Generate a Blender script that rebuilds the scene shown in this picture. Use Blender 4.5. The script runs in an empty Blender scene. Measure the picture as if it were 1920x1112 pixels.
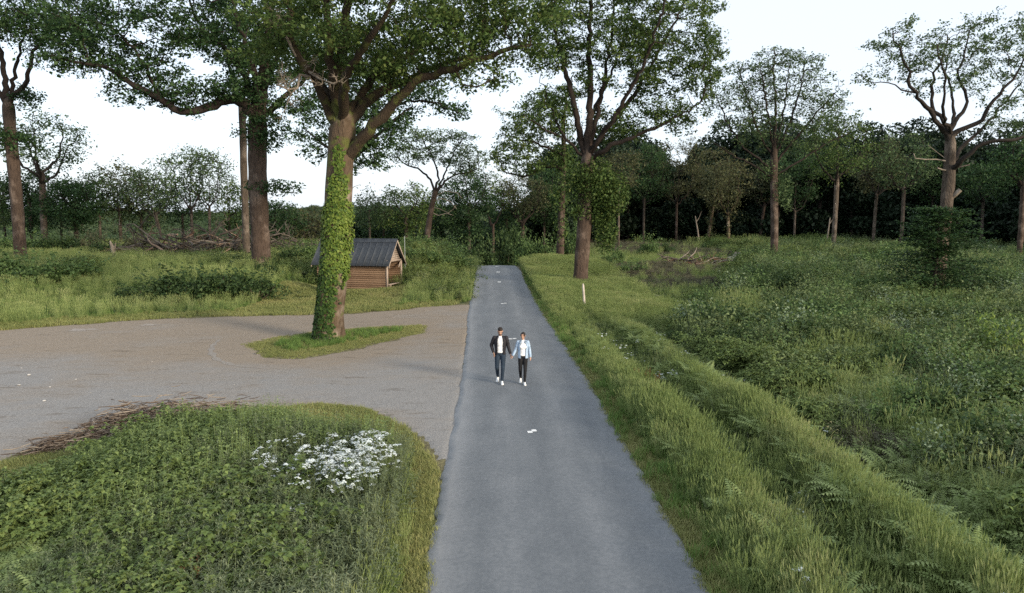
import bpy, bmesh, math, random
import numpy as np
from mathutils import Vector, Matrix

random.seed(7)
RNG = np.random.default_rng(7)
S = bpy.context.scene
COL = S.collection

# ------------------------------------------------------------------ camera
CAM_H = 5.3
F_PX = 1370.0                      # focal length in pixels of the 1920 px wide photograph
PITCH = math.atan(151.0 / F_PX)
cam_data = bpy.data.cameras.new("camera")
cam_data.sensor_width = 36.0
cam_data.lens = 36.0 * F_PX / 1920.0
cam_data.clip_start = 0.1
cam_data.clip_end = 6000.0
cam = bpy.data.objects.new("camera", cam_data)
COL.objects.link(cam)
cam.location = (0, 0, CAM_H)
cam.rotation_euler = (math.pi / 2 - PITCH, 0, 0)
S.camera = cam

# ------------------------------------------------------------------ sky, sun, exposure
SUN_EL, SUN_AZ = math.radians(15), math.radians(130)      # azimuth clockwise from the view direction (+Y)
world = bpy.data.worlds.new("World")
S.world = world
world.use_nodes = True
wn, wl = world.node_tree.nodes, world.node_tree.links
wn.clear()
w_out = wn.new("ShaderNodeOutputWorld")
w_bg = wn.new("ShaderNodeBackground")
w_sky = wn.new("ShaderNodeTexSky")
w_sky.sky_type = 'NISHITA'
w_sky.sun_disc = False
w_sky.sun_elevation = SUN_EL
w_sky.sun_rotation = SUN_AZ
w_sky.air_density = 1.0
w_sky.dust_density = 2.0
w_sky.ozone_density = 1.0
w_mix = wn.new("ShaderNodeMix")
w_mix.data_type = 'RGBA'
w_mix.inputs[0].default_value = 0.7
w_mix.inputs[7].default_value = (6.4, 7.0, 7.8, 1)        # thin even cloud over the blue
wl.new(w_sky.outputs[0], w_mix.inputs[6])
wl.new(w_mix.outputs[2], w_bg.inputs[0])
w_bg.inputs[1].default_value = 0.1
wl.new(w_bg.outputs[0], w_out.inputs[0])

sun_data = bpy.data.lights.new("sun", 'SUN')
sun_data.energy = 2.5
sun_data.angle = math.radians(12)
sun_data.color = (1.0, 0.87, 0.68)
sun = bpy.data.objects.new("sun", sun_data)
COL.objects.link(sun)
_sd = Vector((math.sin(SUN_AZ) * math.cos(SUN_EL), math.cos(SUN_AZ) * math.cos(SUN_EL), math.sin(SUN_EL)))
sun.rotation_euler = (-_sd).to_track_quat('-Z', 'Y').to_euler()
sun.location = _sd * 60

S.view_settings.view_transform = 'Standard'
S.view_settings.look = 'None'
S.view_settings.gamma = 1.0
S.view_settings.use_curve_mapping = False
S.view_settings.exposure = 0.93
S.render.engine = 'CYCLES'
S.cycles.max_bounces = 6
S.cycles.diffuse_bounces = 2
S.cycles.glossy_bounces = 2
S.cycles.transmission_bounces = 3
S.cycles.volume_bounces = 0
S.cycles.transparent_max_bounces = 4
S.cycles.caustics_reflective = False
S.cycles.caustics_refractive = False
S.cycles.use_denoising = False
try:
    S.cycles.denoiser = 'OPENIMAGEDENOISE'
    S.cycles.denoising_input_passes = 'RGB_ALBEDO_NORMAL'
    S.cycles.denoising_prefilter = 'ACCURATE'
except Exception:
    pass

# ------------------------------------------------------------------ geometry helpers
_c, _s = math.cos(PITCH), math.sin(PITCH)

def gp(px, py, z=0.0):
    """world point on height z seen at photograph position px, py"""
    a, v = (px - 960) / F_PX, (556 - py) / F_PX
    t = (z - CAM_H) / (-_s + v * _c)
    return np.array((a * t, (_c + v * _s) * t, z))

def wp(px, py, Y):
    """world point at distance Y along the view axis"""
    a, v = (px - 960) / F_PX, (556 - py) / F_PX
    t = Y / (_c + v * _s)
    return np.array((a * t, Y, CAM_H + t * (-_s + v * _c)))

def sstep(a, b, x):
    t = np.clip((np.asarray(x, float) - a) / (b - a), 0, 1)
    return t * t * (3 - 2 * t)

_np = np.random.default_rng(3)
_NZ = [(_np.uniform(-1, 1, 2) * k, _np.uniform(0, 6.28), 1.0 / (i + 1.2)) for i, k in enumerate([.05, .09, .16, .3, .55, 1.0, 1.8, 2.9])]
def noise2(x, y, k=1.0):
    r = 0
    for (d, p, a) in _NZ:
        r = r + a * np.sin(d[0] * x * k * 3 + d[1] * y * k * 3 + p)
    return r / 2.2

def link(name, me, mat=None, parent=None):
    o = bpy.data.objects.new(name, me)
    COL.objects.link(o)
    if mat is not None and me is not None and len(me.materials) == 0:
        me.materials.append(mat)
    if parent is not None:
        o.parent = parent
    return o

def empty(name, loc=(0, 0, 0), rz=0.0):
    o = bpy.data.objects.new(name, None)
    COL.objects.link(o)
    o.location = loc
    o.rotation_euler = (0, 0, rz)
    o.empty_display_size = 0.3
    return o

def tag(o, label=None, cat=None, group=None, kind=None):
    if label: o["label"] = label
    if cat: o["category"] = cat
    if group: o["group"] = group
    if kind: o["kind"] = kind
    return o

def npmesh(name, V, faces, tint=None, smooth=False, mats=None, mat_idx=None):
    """faces: list of (n,k) int arrays; tint: per-vertex float"""
    me = bpy.data.meshes.new(name)
    V = np.asarray(V, np.float32)
    faces = [np.asarray(f, np.int32) for f in faces if len(f)]
    nl = sum(f.size for f in faces)
    npoly = sum(len(f) for f in faces)
    me.vertices.add(len(V)); me.vertices.foreach_set("co", V.ravel())
    me.loops.add(nl); me.polygons.add(npoly)
    me.loops.foreach_set("vertex_index", np.concatenate([f.ravel() for f in faces]))
    tot = np.concatenate([np.full(len(f), f.shape[1], np.int32) for f in faces])
    st = np.concatenate([[0], np.cumsum(tot)[:-1]]).astype(np.int32)
    me.polygons.foreach_set("loop_start", st)
    try:
        me.polygons.foreach_set("loop_total", tot)
    except Exception:
        pass
    if smooth:
        me.polygons.foreach_set("use_smooth", np.ones(npoly, bool))
    if mats:
        for m in mats: me.materials.append(m)
        if mat_idx is not None:
            me.polygons.foreach_set("material_index", np.asarray(mat_idx, np.int32))
    me.update(calc_edges=True)
    if tint is not None:
        at = me.attributes.new("tint", 'FLOAT', 'POINT')
        at.data.foreach_set("value", np.asarray(tint, np.float32))
    me.validate()
    return me

class MB:
    """collects pieces for ONE mesh"""
    def __init__(self):
        self.V, self.F, self.T, self.n = [], {}, [], 0
    def add(self, V, F, tint=0.5):
        V = np.asarray(V, float).reshape(-1, 3)
        F = np.asarray(F, int)
        self.V.append(V)
        self.F.setdefault(F.shape[1], []).append(F + self.n)
        self.T.append(np.broadcast_to(np.asarray(tint, float), (len(V),)))
        self.n += len(V)
        return self
    def box(self, c, d, R=None, tint=.5):
        c = np.asarray(c, float); d = np.asarray(d, float) / 2
        v = np.array([[x, y, z] for x in (-1, 1) for y in (-1, 1) for z in (-1, 1)]) * d
        if R is not None: v = v @ np.asarray(R).T
        f = [(0, 1, 3, 2), (4, 6, 7, 5), (0, 4, 5, 1), (2, 3, 7, 6), (0, 2, 6, 4), (1, 5, 7, 3)]
        return self.add(v + c, f, tint)
    def tube(self, pts, rad, n=8, tint=.5, cap=True, jit=0.0, squash=None):
        pts = np.asarray(pts, float); m = len(pts)
        rad = np.broadcast_to(np.asarray(rad, float), (m,))
        T = np.gradient(pts, axis=0); T /= np.linalg.norm(T, axis=1)[:, None] + 1e-9
        ref = np.array((1., 0, 0)) if abs(T[0][0]) < .8 else np.array((0, 1., 0))
        a = np.linspace(0, 2 * np.pi, n, endpoint=False)
        V = []
        u = ref - T[0] * ref.dot(T[0]); u /= np.linalg.norm(u)
        for i in range(m):
            u = u - T[i] * u.dot(T[i]); u /= np.linalg.norm(u) + 1e-9
            w = np.cross(T[i], u)
            r = rad[i] * (1 + (jit * RNG.uniform(-1, 1, n) if jit else 0))
            ring = pts[i] + (np.cos(a) * r)[:, None] * u + (np.sin(a) * r)[:, None] * w
            V.append(ring)
        V = np.concatenate(V)
        i = np.arange(m - 1)[:, None] * n; j = np.arange(n)[None]; j2 = (j + 1) % n
        F = np.stack([i + j, i + j2, i + n + j2, i + n + j], -1).reshape(-1, 4)
        self.add(V, F, tint)
        if cap:
            for e, k in ((0, 0), (m - 1, (m - 1) * n)):
                cv = np.concatenate([V[k:k + n], pts[e:e + 1]])
                q = np.arange(n)
                f = np.stack([q, (q + 1) % n, np.full(n, n)], -1)
                self.add(cv, f if e else f[:, ::-1], tint)
        return self
    def mesh(self, name, smooth=False, mats=None):
        return npmesh(name, np.concatenate(self.V), [np.concatenate(f) for f in self.F.values()], np.concatenate(self.T), smooth, mats)
    def build(self, name, mat, parent=None, smooth=False):
        return link(name, self.mesh(name, smooth), mat, parent)

def inpoly(x, y, poly):
    poly = np.asarray(poly); n = len(poly)
    r = np.zeros(np.shape(x), bool)
    j = n - 1
    for i in range(n):
        xi, yi, xj, yj = *poly[i][:2], *poly[j][:2]
        c = ((yi > y) != (yj > y)) & (x < (xj - xi) * (y - yi) / (yj - yi + 1e-12) + xi)
        r ^= c
        j = i
    return r

def polydist(x, y, poly):
    """unsigned distance to a polygon's outline"""
    poly = np.asarray(poly)[:, :2]; d = np.full(np.shape(x), 1e9)
    for i in range(len(poly)):
        a, b = poly[i - 1], poly[i]
        ab = b - a; L = ab.dot(ab) + 1e-12
        t = np.clip(((x - a[0]) * ab[0] + (y - a[1]) * ab[1]) / L, 0, 1)
        d = np.minimum(d, np.hypot(x - a[0] - t * ab[0], y - a[1] - t * ab[1]))
    return d

# ------------------------------------------------------------------ materials
def newmat(name):
    m = bpy.data.materials.new(name); m.use_nodes = True
    nt = m.node_tree; nt.nodes.clear()
    out = nt.nodes.new("ShaderNodeOutputMaterial")
    return m, nt, out

def nd(nt, t, **kw):
    n = nt.nodes.new(t)
    for k, v in kw.items(): setattr(n, k, v)
    return n

def ramp(nt, stops, interp='LINEAR'):
    r = nt.nodes.new("ShaderNodeValToRGB"); cr = r.color_ramp; cr.interpolation = interp
    while len(cr.elements) < len(stops): cr.elements.new(0.5)
    for e, (p, c) in zip(cr.elements, stops):
        e.position = p; e.color = (*c, 1) if len(c) == 3 else c
    return r

LEAF_TINT = (.92, 1.0, .97)
def leafmat(name, stops, transl=0.3, rough=0.6, inst=0.5, patch=0.0, gain=1.0):
    """colour from a per-leaf tint plus a per-plant random"""
    m, nt, out = newmat(name)
    at = nd(nt, "ShaderNodeAttribute", attribute_name="tint")
    oi = nd(nt, "ShaderNodeObjectInfo")
    mx = nd(nt, "ShaderNodeMix"); mx.inputs[0].default_value = inst
    nt.links.new(at.outputs["Fac"], mx.inputs[2]); nt.links.new(oi.outputs["Random"], mx.inputs[3])
    val = mx.outputs[0]
    if patch:
        ge = nd(nt, "ShaderNodeNewGeometry")
        nz = nd(nt, "ShaderNodeTexNoise"); nz.inputs["Scale"].default_value = 0.35; nz.inputs["Detail"].default_value = 3
        nt.links.new(ge.outputs["Position"], nz.inputs["Vector"])
        m2 = nd(nt, "ShaderNodeMix"); m2.inputs[0].default_value = patch
        mr = nd(nt, "ShaderNodeMapRange"); mr.inputs[1].default_value = .3; mr.inputs[2].default_value = .7
        nt.links.new(nz.outputs[0], mr.inputs[0])
        nt.links.new(val, m2.inputs[2]); nt.links.new(mr.outputs[0], m2.inputs[3]); val = m2.outputs[0]
    r = ramp(nt, [(p_, tuple(min(.85, v * gain * q_) for v, q_ in zip(c, LEAF_TINT))) for p_, c in stops]); nt.links.new(val, r.inputs[0])
    b = nd(nt, "ShaderNodeBsdfPrincipled"); b.inputs["Roughness"].default_value = rough
    b.inputs["Specular IOR Level"].default_value = 0.25
    nt.links.new(r.outputs[0], b.inputs["Base Color"])
    if transl:
        t = nd(nt, "ShaderNodeBsdfTranslucent"); nt.links.new(r.outputs[0], t.inputs[0])
        ms = nd(nt, "ShaderNodeMixShader"); ms.inputs[0].default_value = transl
        nt.links.new(b.outputs[0], ms.inputs[1]); nt.links.new(t.outputs[0], ms.inputs[2])
        nt.links.new(ms.outputs[0], out.inputs[0])
    else:
        nt.links.new(b.outputs[0], out.inputs[0])
    return m

def surfmat(name, stops, scale=5.0, detail=6, rough=0.85, bump=0.3, bscale=None, stretch=(1, 1, 1), spec=0.25, tint=0.0, dist=0.02, obj=True):
    m, nt, out = newmat(name)
    tc = nd(nt, "ShaderNodeTexCoord"); mp = nd(nt, "ShaderNodeMapping"); mp.inputs["Scale"].default_value = stretch
    nt.links.new(tc.outputs["Object" if obj else "Generated"], mp.inputs[0])
    nz = nd(nt, "ShaderNodeTexNoise"); nz.inputs["Scale"].default_value = scale; nz.inputs["Detail"].default_value = detail
    nz.inputs["Roughness"].default_value = .65
    nt.links.new(mp.outputs[0], nz.inputs["Vector"])
    val = nz.outputs[0]
    if tint:
        at = nd(nt, "ShaderNodeAttribute", attribute_name="tint")
        mx = nd(nt, "ShaderNodeMix"); mx.inputs[0].default_value = tint
        nt.links.new(val, mx.inputs[2]); nt.links.new(at.outputs["Fac"], mx.inputs[3]); val = mx.outputs[0]
    r = ramp(nt, stops); nt.links.new(val, r.inputs[0])
    b = nd(nt, "ShaderNodeBsdfPrincipled"); b.inputs["Roughness"].default_value = rough
    b.inputs["Specular IOR Level"].default_value = spec
    nt.links.new(r.outputs[0], b.inputs["Base Color"])
    if bump:
        n2 = nd(nt, "ShaderNodeTexNoise"); n2.inputs["Scale"].default_value = bscale or scale * 3; n2.inputs["Detail"].default_value = 5
        nt.links.new(mp.outputs[0], n2.inputs["Vector"])
        bp = nd(nt, "ShaderNodeBump"); bp.inputs["Strength"].default_value = bump; bp.inputs["Distance"].default_value = dist
        nt.links.new(n2.outputs[0], bp.inputs["Height"]); nt.links.new(bp.outputs[0], b.inputs["Normal"])
    nt.links.new(b.outputs[0], out.inputs[0])
    return m
# ------------------------------------------------------------------ terrain
_ry = np.array([-30, 0, 9.81, 14.26, 22.6, 33.3, 38.1, 53.9, 66, 78.4, 95, 130, 200.])
_rx = np.array([1.3, 0.95, 0.77, 0.67, 0.45, 0.0, -0.28, -0.79, -1.2, -1.80, -2.7, -5.0, -12.])
def road_x(y): return np.interp(y, _ry, _rx)
HW = 2.1
def road_z(y):
    y = np.asarray(y, float)
    up = 0.28 * sstep(48, 70, y)
    d = np.clip(y - 70, 0, None)
    q = np.where(d < 14, 0.004 * d * d, 0.004 * 196 + 0.112 * (d - 14))
    return up - np.clip(q, 0, 14)

CP = [gp(*p)[:2] for p in [(885, 570), (800, 575), (760, 580), (640, 588), (560, 590), (400, 593), (250, 600), (100, 611), (0, 619), (-150, 634), (-420, 690),
     (-420, 860), (-100, 905), (0, 868), (40, 852), (110, 827), (200, 797), (300, 781), (450, 766), (600, 756), (690, 766), (760, 802), (800, 850), (818, 876), (826, 895), (880, 860)]]
ISL = [gp(*p)[:2] for p in [(448, 646), (520, 630), (590, 622), (700, 612), (805, 607), (800, 624), (725, 640), (640, 660), (560, 673), (490, 670)]]
BED = [gp(*p)[:2] for p in [(-300, 900), (-100, 905), (0, 872), (40, 856), (110, 831), (200, 801), (300, 785), (450, 770), (600, 760), (690, 770), (760, 806), (800, 854), (815, 880), (808, 960), (795, 1112)]] + [np.array((-1.3, 6.0)), np.array((-16, 6.0))]
PATHL = np.array([(8.1, 47.3), (8.8, 47.7), (9.8, 48.3)])
PATHF = np.array([(25.2, 83), (26.2, 86), (26.9, 90), (29.5, 96), (33, 106)])

def terrain(x, y):
    x = np.asarray(x, float); y = np.asarray(y, float)
    cx = road_x(y); u = x - cx; au = np.abs(u)
    rz = road_z(y)
    out = sstep(HW, HW + 3.0, au)
    # left: a low bank behind the car park, then a valley and far hills
    left = 1.35 * sstep(43, 60, y) * sstep(-7, -15, x)
    left = left + 2.25 * np.exp(-((x + 7.6) / 2.9) ** 2 - ((y - 63) / 9.5) ** 2)
    left = left + .9 * np.exp(-((x + 20) / 5.2) ** 2 - ((y - 49) / 2.2) ** 2) + .7 * np.exp(-((x + 36) / 6) ** 2 - ((y - 47) / 2.5) ** 2)
    left = left * (1 - np.exp(-(((x + 11.3) / 3.9) ** 2 + ((y - 52.6) / 2.9) ** 2) ** 2))
    vall = -17 * sstep(88, 260, y) * sstep(-2, -22, x)
    hill = (9 + 17 * sstep(-2, -22, x)) * sstep(330, 950, y) * (.8 + .2 * np.sin(x * .006 + 1.0) + .08 * np.sin(x * .021))
    # right: rough heath, a furrowed verge beside the road
    ur = x - cx - HW
    band = sstep(42, 26, y)
    right = band * (0.28 * np.exp(-((ur - 1.0) / .55) ** 2) - .12 * np.exp(-((ur - 2.2) / .4) ** 2) + .34 * np.exp(-((ur - 3.2) / .6) ** 2) - .2 * np.exp(-((ur - 4.3) / .4) ** 2)) * (ur > 0)
    right = right + sstep(4, 9, ur) * (.22 * noise2(x, y, 1.3) + .1) * sstep(500, 100, y)
    rbank = .5 * np.exp(-((x - 3.2) / 2.2) ** 2 - ((y - 84) / 9) ** 2)
    cut = (1 - sstep(6, 16, au)) * sstep(70, 80, y)
    far = np.where(x < cx, left + vall, right + rbank)
    z = far * out + hill + np.where(au < 16, rz * (1 - sstep(HW + .5, 16, au)), 0) - .03
    z = z - .10 * (1 - sstep(HW - .1, HW + .6, au)) * (au < HW + .6) * 0
    z = np.where((au < HW + .15) & (y < 165), rz - 0.06, z)
    inside = inpoly(x, y, CP)
    return np.where(inside & (au > HW), -.03 + .02 * noise2(x, y, 2.0), z)

def axis(lo, hi, fine_lo, fine_hi, st, grow):
    a = list(np.arange(fine_lo, fine_hi, st))
    s, v = st, fine_hi
    while v < hi: a.append(v); s *= grow; v += s
    a.append(hi)
    s, v = st, fine_lo
    while v > lo: s *= grow; v -= s; a.insert(0, max(v, lo))
    return np.unique(np.array(a))
gx = axis(-1800, 1800, -30, 30, .3, 1.06); gy = axis(-60, 2600, 4, 95, .35, 1.06)
GX, GY = np.meshgrid(gx, gy)
GZ = terrain(GX, GY)
nx, ny = len(gx), len(gy)
ii = np.arange(nx * ny).reshape(ny, nx)
GF = np.stack([ii[:-1, :-1], ii[:-1, 1:], ii[1:, 1:], ii[1:, :-1]], -1).reshape(-1, 4)
# share of dry soil near gravel and road edges (per-vertex)
dcp = polydist(GX, GY, CP); dis = polydist(GX, GY, ISL)
dr = np.abs(np.abs(GX - road_x(GY)) - HW)
dry = np.clip(np.maximum.reduce([1 - dcp / 1.3, 1 - dis / 2.5, 1 - dr / .35, np.where(inpoly(GX, GY, ISL), .9, 0)]), 0, 1)
ground_me = npmesh("ground", np.stack([GX, GY, GZ], -1).reshape(-1, 3), [GF], dry.ravel(), smooth=True)

m, nt, out = newmat("ground_soil")
ge = nd(nt, "ShaderNodeNewGeometry")
n1 = nd(nt, "ShaderNodeTexNoise"); n1.inputs["Scale"].default_value = .6; n1.inputs["Detail"].default_value = 8
n2 = nd(nt, "ShaderNodeTexNoise"); n2.inputs["Scale"].default_value = 9; n2.inputs["Detail"].default_value = 6
nt.links.new(ge.outputs["Position"], n1.inputs["Vector"]); nt.links.new(ge.outputs["Position"], n2.inputs["Vector"])
r1 = ramp(nt, [(.3, (.022, .034, .014)), (.5, (.04, .058, .022)), (.7, (.07, .08, .034))]); nt.links.new(n1.outputs[0], r1.inputs[0])
r2 = ramp(nt, [(.3, (.10, .085, .05)), (.7, (.21, .19, .10))]); nt.links.new(n2.outputs[0], r2.inputs[0])
at = nd(nt, "ShaderNodeAttribute", attribute_name="tint")
ad = nd(nt, "ShaderNodeMath", operation='MULTIPLY_ADD'); ad.inputs[1].default_value = 1.6; nt.links.new(at.outputs["Fac"], ad.inputs[0])
sb = nd(nt, "ShaderNodeMath", operation='SUBTRACT'); nt.links.new(n2.outputs[0], sb.inputs[0]); sb.inputs[1].default_value = .75; nt.links.new(sb.outputs[0], ad.inputs[2]); ad.use_clamp = True
mx = nd(nt, "ShaderNodeMix", data_type='RGBA'); nt.links.new(ad.outputs[0], mx.inputs[0]); nt.links.new(r1.outputs[0], mx.inputs[6]); nt.links.new(r2.outputs[0], mx.inputs[7])
b = nd(nt, "ShaderNodeBsdfPrincipled"); b.inputs["Roughness"].default_value = .95; b.inputs["Specular IOR Level"].default_value = .1
nt.links.new(mx.outputs[2], b.inputs["Base Color"])
bp = nd(nt, "ShaderNodeBump"); bp.inputs["Strength"].default_value = .6; bp.inputs["Distance"].default_value = .08
nt.links.new(n2.outputs[0], bp.inputs["Height"]); nt.links.new(bp.outputs[0], b.inputs["Normal"]); nt.links.new(b.outputs[0], out.inputs[0])
M_GROUND = m
ground = tag(link("ground", ground_me, M_GROUND), "rough green ground of the clearing running out to the far hills", "ground", kind="structure")

# ------------------------------------------------------------------ road
ry = np.concatenate([np.arange(-20, 6, .6), np.arange(6, 45, .14), np.arange(45, 100, .4), np.arange(100, 160, 4.)])
ru = np.array([-1, -.97, -.9, -.75, -.5, -.25, 0, .25, .5, .75, .9, .97, 1.0])
RV, RT = [], []
for k, y in enumerate(ry):
    cx = road_x(y); nz = road_z(y)
    for q in ru:
        w = HW + (.02 * np.sin(y * 3.1 + q) + .025 * np.sin(y * 9.7 + 2 * q) + .06 * (random.random() - .5) + .03 * noise2(np.array(y * 5), np.array(q * 9.), 1.0) if abs(q) == 1 else 0)
        if q < 0 and abs(q) >= .9 and y < 24: w += .03 * math.sin(y * 2.3)
        RV.append((cx + q * w, y, nz + .035 * (1 - q * q) - (.05 if abs(q) == 1 else 0)))
        RT.append(q * .5 + .5)
i = np.arange(len(ry) * len(ru)).reshape(len(ry), len(ru))
RF = np.stack([i[:-1, :-1], i[:-1, 1:], i[1:, 1:], i[1:, :-1]], -1).reshape(-1, 4)
m, nt, out = newmat("worn_asphalt")
ge = nd(nt, "ShaderNodeNewGeometry")
fine = nd(nt, "ShaderNodeTexNoise"); fine.inputs["Scale"].default_value = 13; fine.inputs["Detail"].default_value = 9; fine.inputs["Roughness"].default_value = .8
med = nd(nt, "ShaderNodeTexNoise"); med.inputs["Scale"].default_value = 1.1; med.inputs["Detail"].default_value = 6; med.inputs["Distortion"].default_value = .5
mp = nd(nt, "ShaderNodeMapping"); mp.inputs["Scale"].default_value = (1.0, .16, 1)
long = nd(nt, "ShaderNodeTexNoise"); long.inputs["Scale"].default_value = 2.2; long.inputs["Detail"].default_value = 5
nt.links.new(ge.outputs["Position"], fine.inputs["Vector"]); nt.links.new(ge.outputs["Position"], med.inputs["Vector"])
nt.links.new(ge.outputs["Position"], mp.inputs[0]); nt.links.new(mp.outputs[0], long.inputs["Vector"])
at = nd(nt, "ShaderNodeAttribute", attribute_name="tint")
wr = ramp(nt, [(0, (1.0,) * 3), (.05, (.85,) * 3), (.13, (.56,) * 3), (.2, (.46,) * 3), (.33, (.56,) * 3), (.5, (.36,) * 3), (.66, (.56,) * 3), (.82, (.36,) * 3), (.95, (.5,) * 3), (1, (.66,) * 3)])
nt.links.new(at.outputs["Fac"], wr.inputs[0])
a1 = nd(nt, "ShaderNodeMath", operation='MULTIPLY_ADD'); a1.inputs[1].default_value = .45; nt.links.new(long.outputs[0], a1.inputs[0]); nt.links.new(wr.outputs[0], a1.inputs[2])
a2 = nd(nt, "ShaderNodeMath", operation='MULTIPLY_ADD'); a2.inputs[1].default_value = .3; nt.links.new(med.outputs[0], a2.inputs[0]); nt.links.new(a1.outputs[0], a2.inputs[2])
a3 = nd(nt, "ShaderNodeMath", operation='MULTIPLY_ADD'); a3.inputs[1].default_value = 1.15; nt.links.new(fine.outputs[0], a3.inputs[0]); nt.links.new(a2.outputs[0], a3.inputs[2])
a4 = nd(nt, "ShaderNodeMath", operation='MULTIPLY'); a4.inputs[1].default_value = .425; nt.links.new(a3.outputs[0], a4.inputs[0])
rr = ramp(nt, [(.3, (.055, .061, .067)), (.5, (.105, .114, .123)), (.6, (.138, .147, .155)), (.75, (.21, .215, .22)), (1, (.32, .315, .305))])
nt.links.new(a4.outputs[0], rr.inputs[0])
b = nd(nt, "ShaderNodeBsdfPrincipled"); b.inputs["Roughness"].default_value = .72; b.inputs["Specular IOR Level"].default_value = .35
nt.links.new(rr.outputs[0], b.inputs["Base Color"])
bp = nd(nt, "ShaderNodeBump"); bp.inputs["Strength"].default_value = .5; bp.inputs["Distance"].default_value = .008
nt.links.new(fine.outputs[0], bp.inputs["Height"]); nt.links.new(bp.outputs[0], b.inputs["Normal"]); nt.links.new(b.outputs[0], out.inputs[0])
M_ROAD = m
road = tag(link("road", npmesh("road", RV, [RF], RT, smooth=True), M_ROAD), "narrow grey asphalt lane running straight through the clearing", "road", kind="structure")
M_PAINT = surfmat("white_road_paint", [(.3, (.62, .62, .60)), (.7, (.82, .82, .80))], scale=30, bump=.2)

def road_mark(y, x, blocks):
    mb = MB()
    for (dx, dy, w, h, r) in blocks:
        q = np.array([(-w / 2, -h / 2), (w / 2, -h / 2), (w / 2, h / 2), (-w / 2, h / 2)])
        c, s = math.cos(r), math.sin(r)
        q = q @ np.array([[c, s], [-s, c]]) + (x + dx, y + dy)
        z = road_z(q[:, 1]) + .035 * (1 - ((q[:, 0] - road_x(q[:, 1])) / HW) ** 2) + .008
        mb.add(np.column_stack([q, z]), [(0, 1, 2, 3)], .6)
    mb.build("paint_mark", M_PAINT, road)
r_ = math.radians(8)
road_mark(17.5, .49, [(-.05, -.07, .12, .17, r_), (.055, .05, .12, .17, r_)])
road_mark(31.1, .03, [(-.09, -.04, .15, .2, r_), (.08, .06, .15, .2, r_)])
road_mark(43.9, -.5, [(-.09, -.05, .16, .3, r_), (.09, .1, .16, .3, r_)])
road_mark(57.2, -1.0, [(0, 0, .26, .5, 0)])
road_mark(65.5, -1.25, [(0, 0, .3, .6, 0)])
road_mark(73.0, -1.5, [(0, 0, .3, .7, 0)])

# ------------------------------------------------------------------ gravel car park
st = .11
cxs = np.arange(min(p[0] for p in CP), max(p[0] for p in CP) + st, st); cys = np.arange(min(p[1] for p in CP), max(p[1] for p in CP) + st, st)
CX, CY = np.meshgrid(cxs, cys)
rag = .35 * noise2(CX, CY, 6.0) + .15 * noise2(CX + 40, CY, 17.0)
sd = np.where(inpoly(CX, CY, CP), 1, -1) * polydist(CX, CY, CP)
sdi = np.where(inpoly(CX, CY, ISL), 1, -1) * polydist(CX, CY, ISL)
keep = (sd + rag * 1.0 > -.05) & (sdi + rag < .1) & (CX < road_x(CY) - HW + .25)
ii = np.arange(CX.size).reshape(CX.shape)
kc = keep[:-1, :-1] & keep[:-1, 1:] & keep[1:, 1:] & keep[1:, :-1]
CF = np.stack([ii[:-1, :-1], ii[:-1, 1:], ii[1:, 1:], ii[1:, :-1]], -1)[kc]
used = np.unique(CF); remap = np.zeros(CX.size, int); remap[used] = np.arange(len(used))
fld = np.minimum(np.minimum(sd + rag + .05, -(sdi + rag - .1)), (road_x(CY) - HW + .25) - CX)
g1, g0 = np.gradient(fld, st, st); gg = g0 ** 2 + g1 ** 2 + 1e-6
nb = keep.copy(); nb[1:-1, 1:-1] = keep[:-2, 1:-1] & keep[2:, 1:-1] & keep[1:-1, :-2] & keep[1:-1, 2:] & keep[:-2, :-2] & keep[2:, 2:] & keep[:-2, 2:] & keep[2:, :-2]
mv = np.where(keep & ~nb, np.clip(fld, -.12, .12), 0)
CX = CX - mv * g0 / gg; CY = CY - mv * g1 / gg
CZ = np.maximum(terrain(CX, CY), -.05) + .022
CZ = np.where(sd < .1, np.maximum(CZ, terrain(CX, CY) + .02), CZ); CZ = np.where(keep & ~nb, terrain(CX, CY) - .01, CZ)
CT = np.clip(1 - np.minimum(np.abs(sd), np.abs(sdi)) / 2.2, 0, 1)
cp_me = npmesh("car_park", np.stack([CX, CY, CZ], -1).reshape(-1, 3)[used], [remap[CF]], CT.ravel()[used], smooth=True)
m, nt, out = newmat("packed_gravel")
ge = nd(nt, "ShaderNodeNewGeometry")
big = nd(nt, "ShaderNodeTexNoise"); big.inputs["Scale"].default_value = .22; big.inputs["Detail"].default_value = 7; big.inputs["Distortion"].default_value = .6
mp = nd(nt, "ShaderNodeMapping"); mp.inputs["Rotation"].default_value = (0, 0, .35); mp.inputs["Scale"].default_value = (.35, 1.3, 1)
strk = nd(nt, "ShaderNodeTexNoise"); strk.inputs["Scale"].default_value = 1.6; strk.inputs["Detail"].default_value = 7; strk.inputs["Roughness"].default_value = .7
fine = nd(nt, "ShaderNodeTexNoise"); fine.inputs["Scale"].default_value = 26; fine.inputs["Detail"].default_value = 4; fine.inputs["Roughness"].default_value = .8
peb = nd(nt, "ShaderNodeTexVoronoi"); peb.inputs["Scale"].default_value = 30
for n in (big, fine, peb): nt.links.new(ge.outputs["Position"], n.inputs["Vector"])
nt.links.new(ge.outputs["Position"], mp.inputs[0]); nt.links.new(mp.outputs[0], strk.inputs["Vector"])
cA = ramp(nt, [(.3, (.125, .118, .11)), (.5, (.25, .236, .22)), (.7, (.37, .35, .325))]); nt.links.new(fine.outputs[0], cA.inputs[0])
cB = ramp(nt, [(.3, (.13, .10, .07)), (.5, (.26, .21, .16)), (.7, (.38, .32, .25))]); nt.links.new(fine.outputs[0], cB.inputs[0])
sx = nd(nt, "ShaderNodeSeparateXYZ"); nt.links.new(ge.outputs["Position"], sx.inputs[0])
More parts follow.
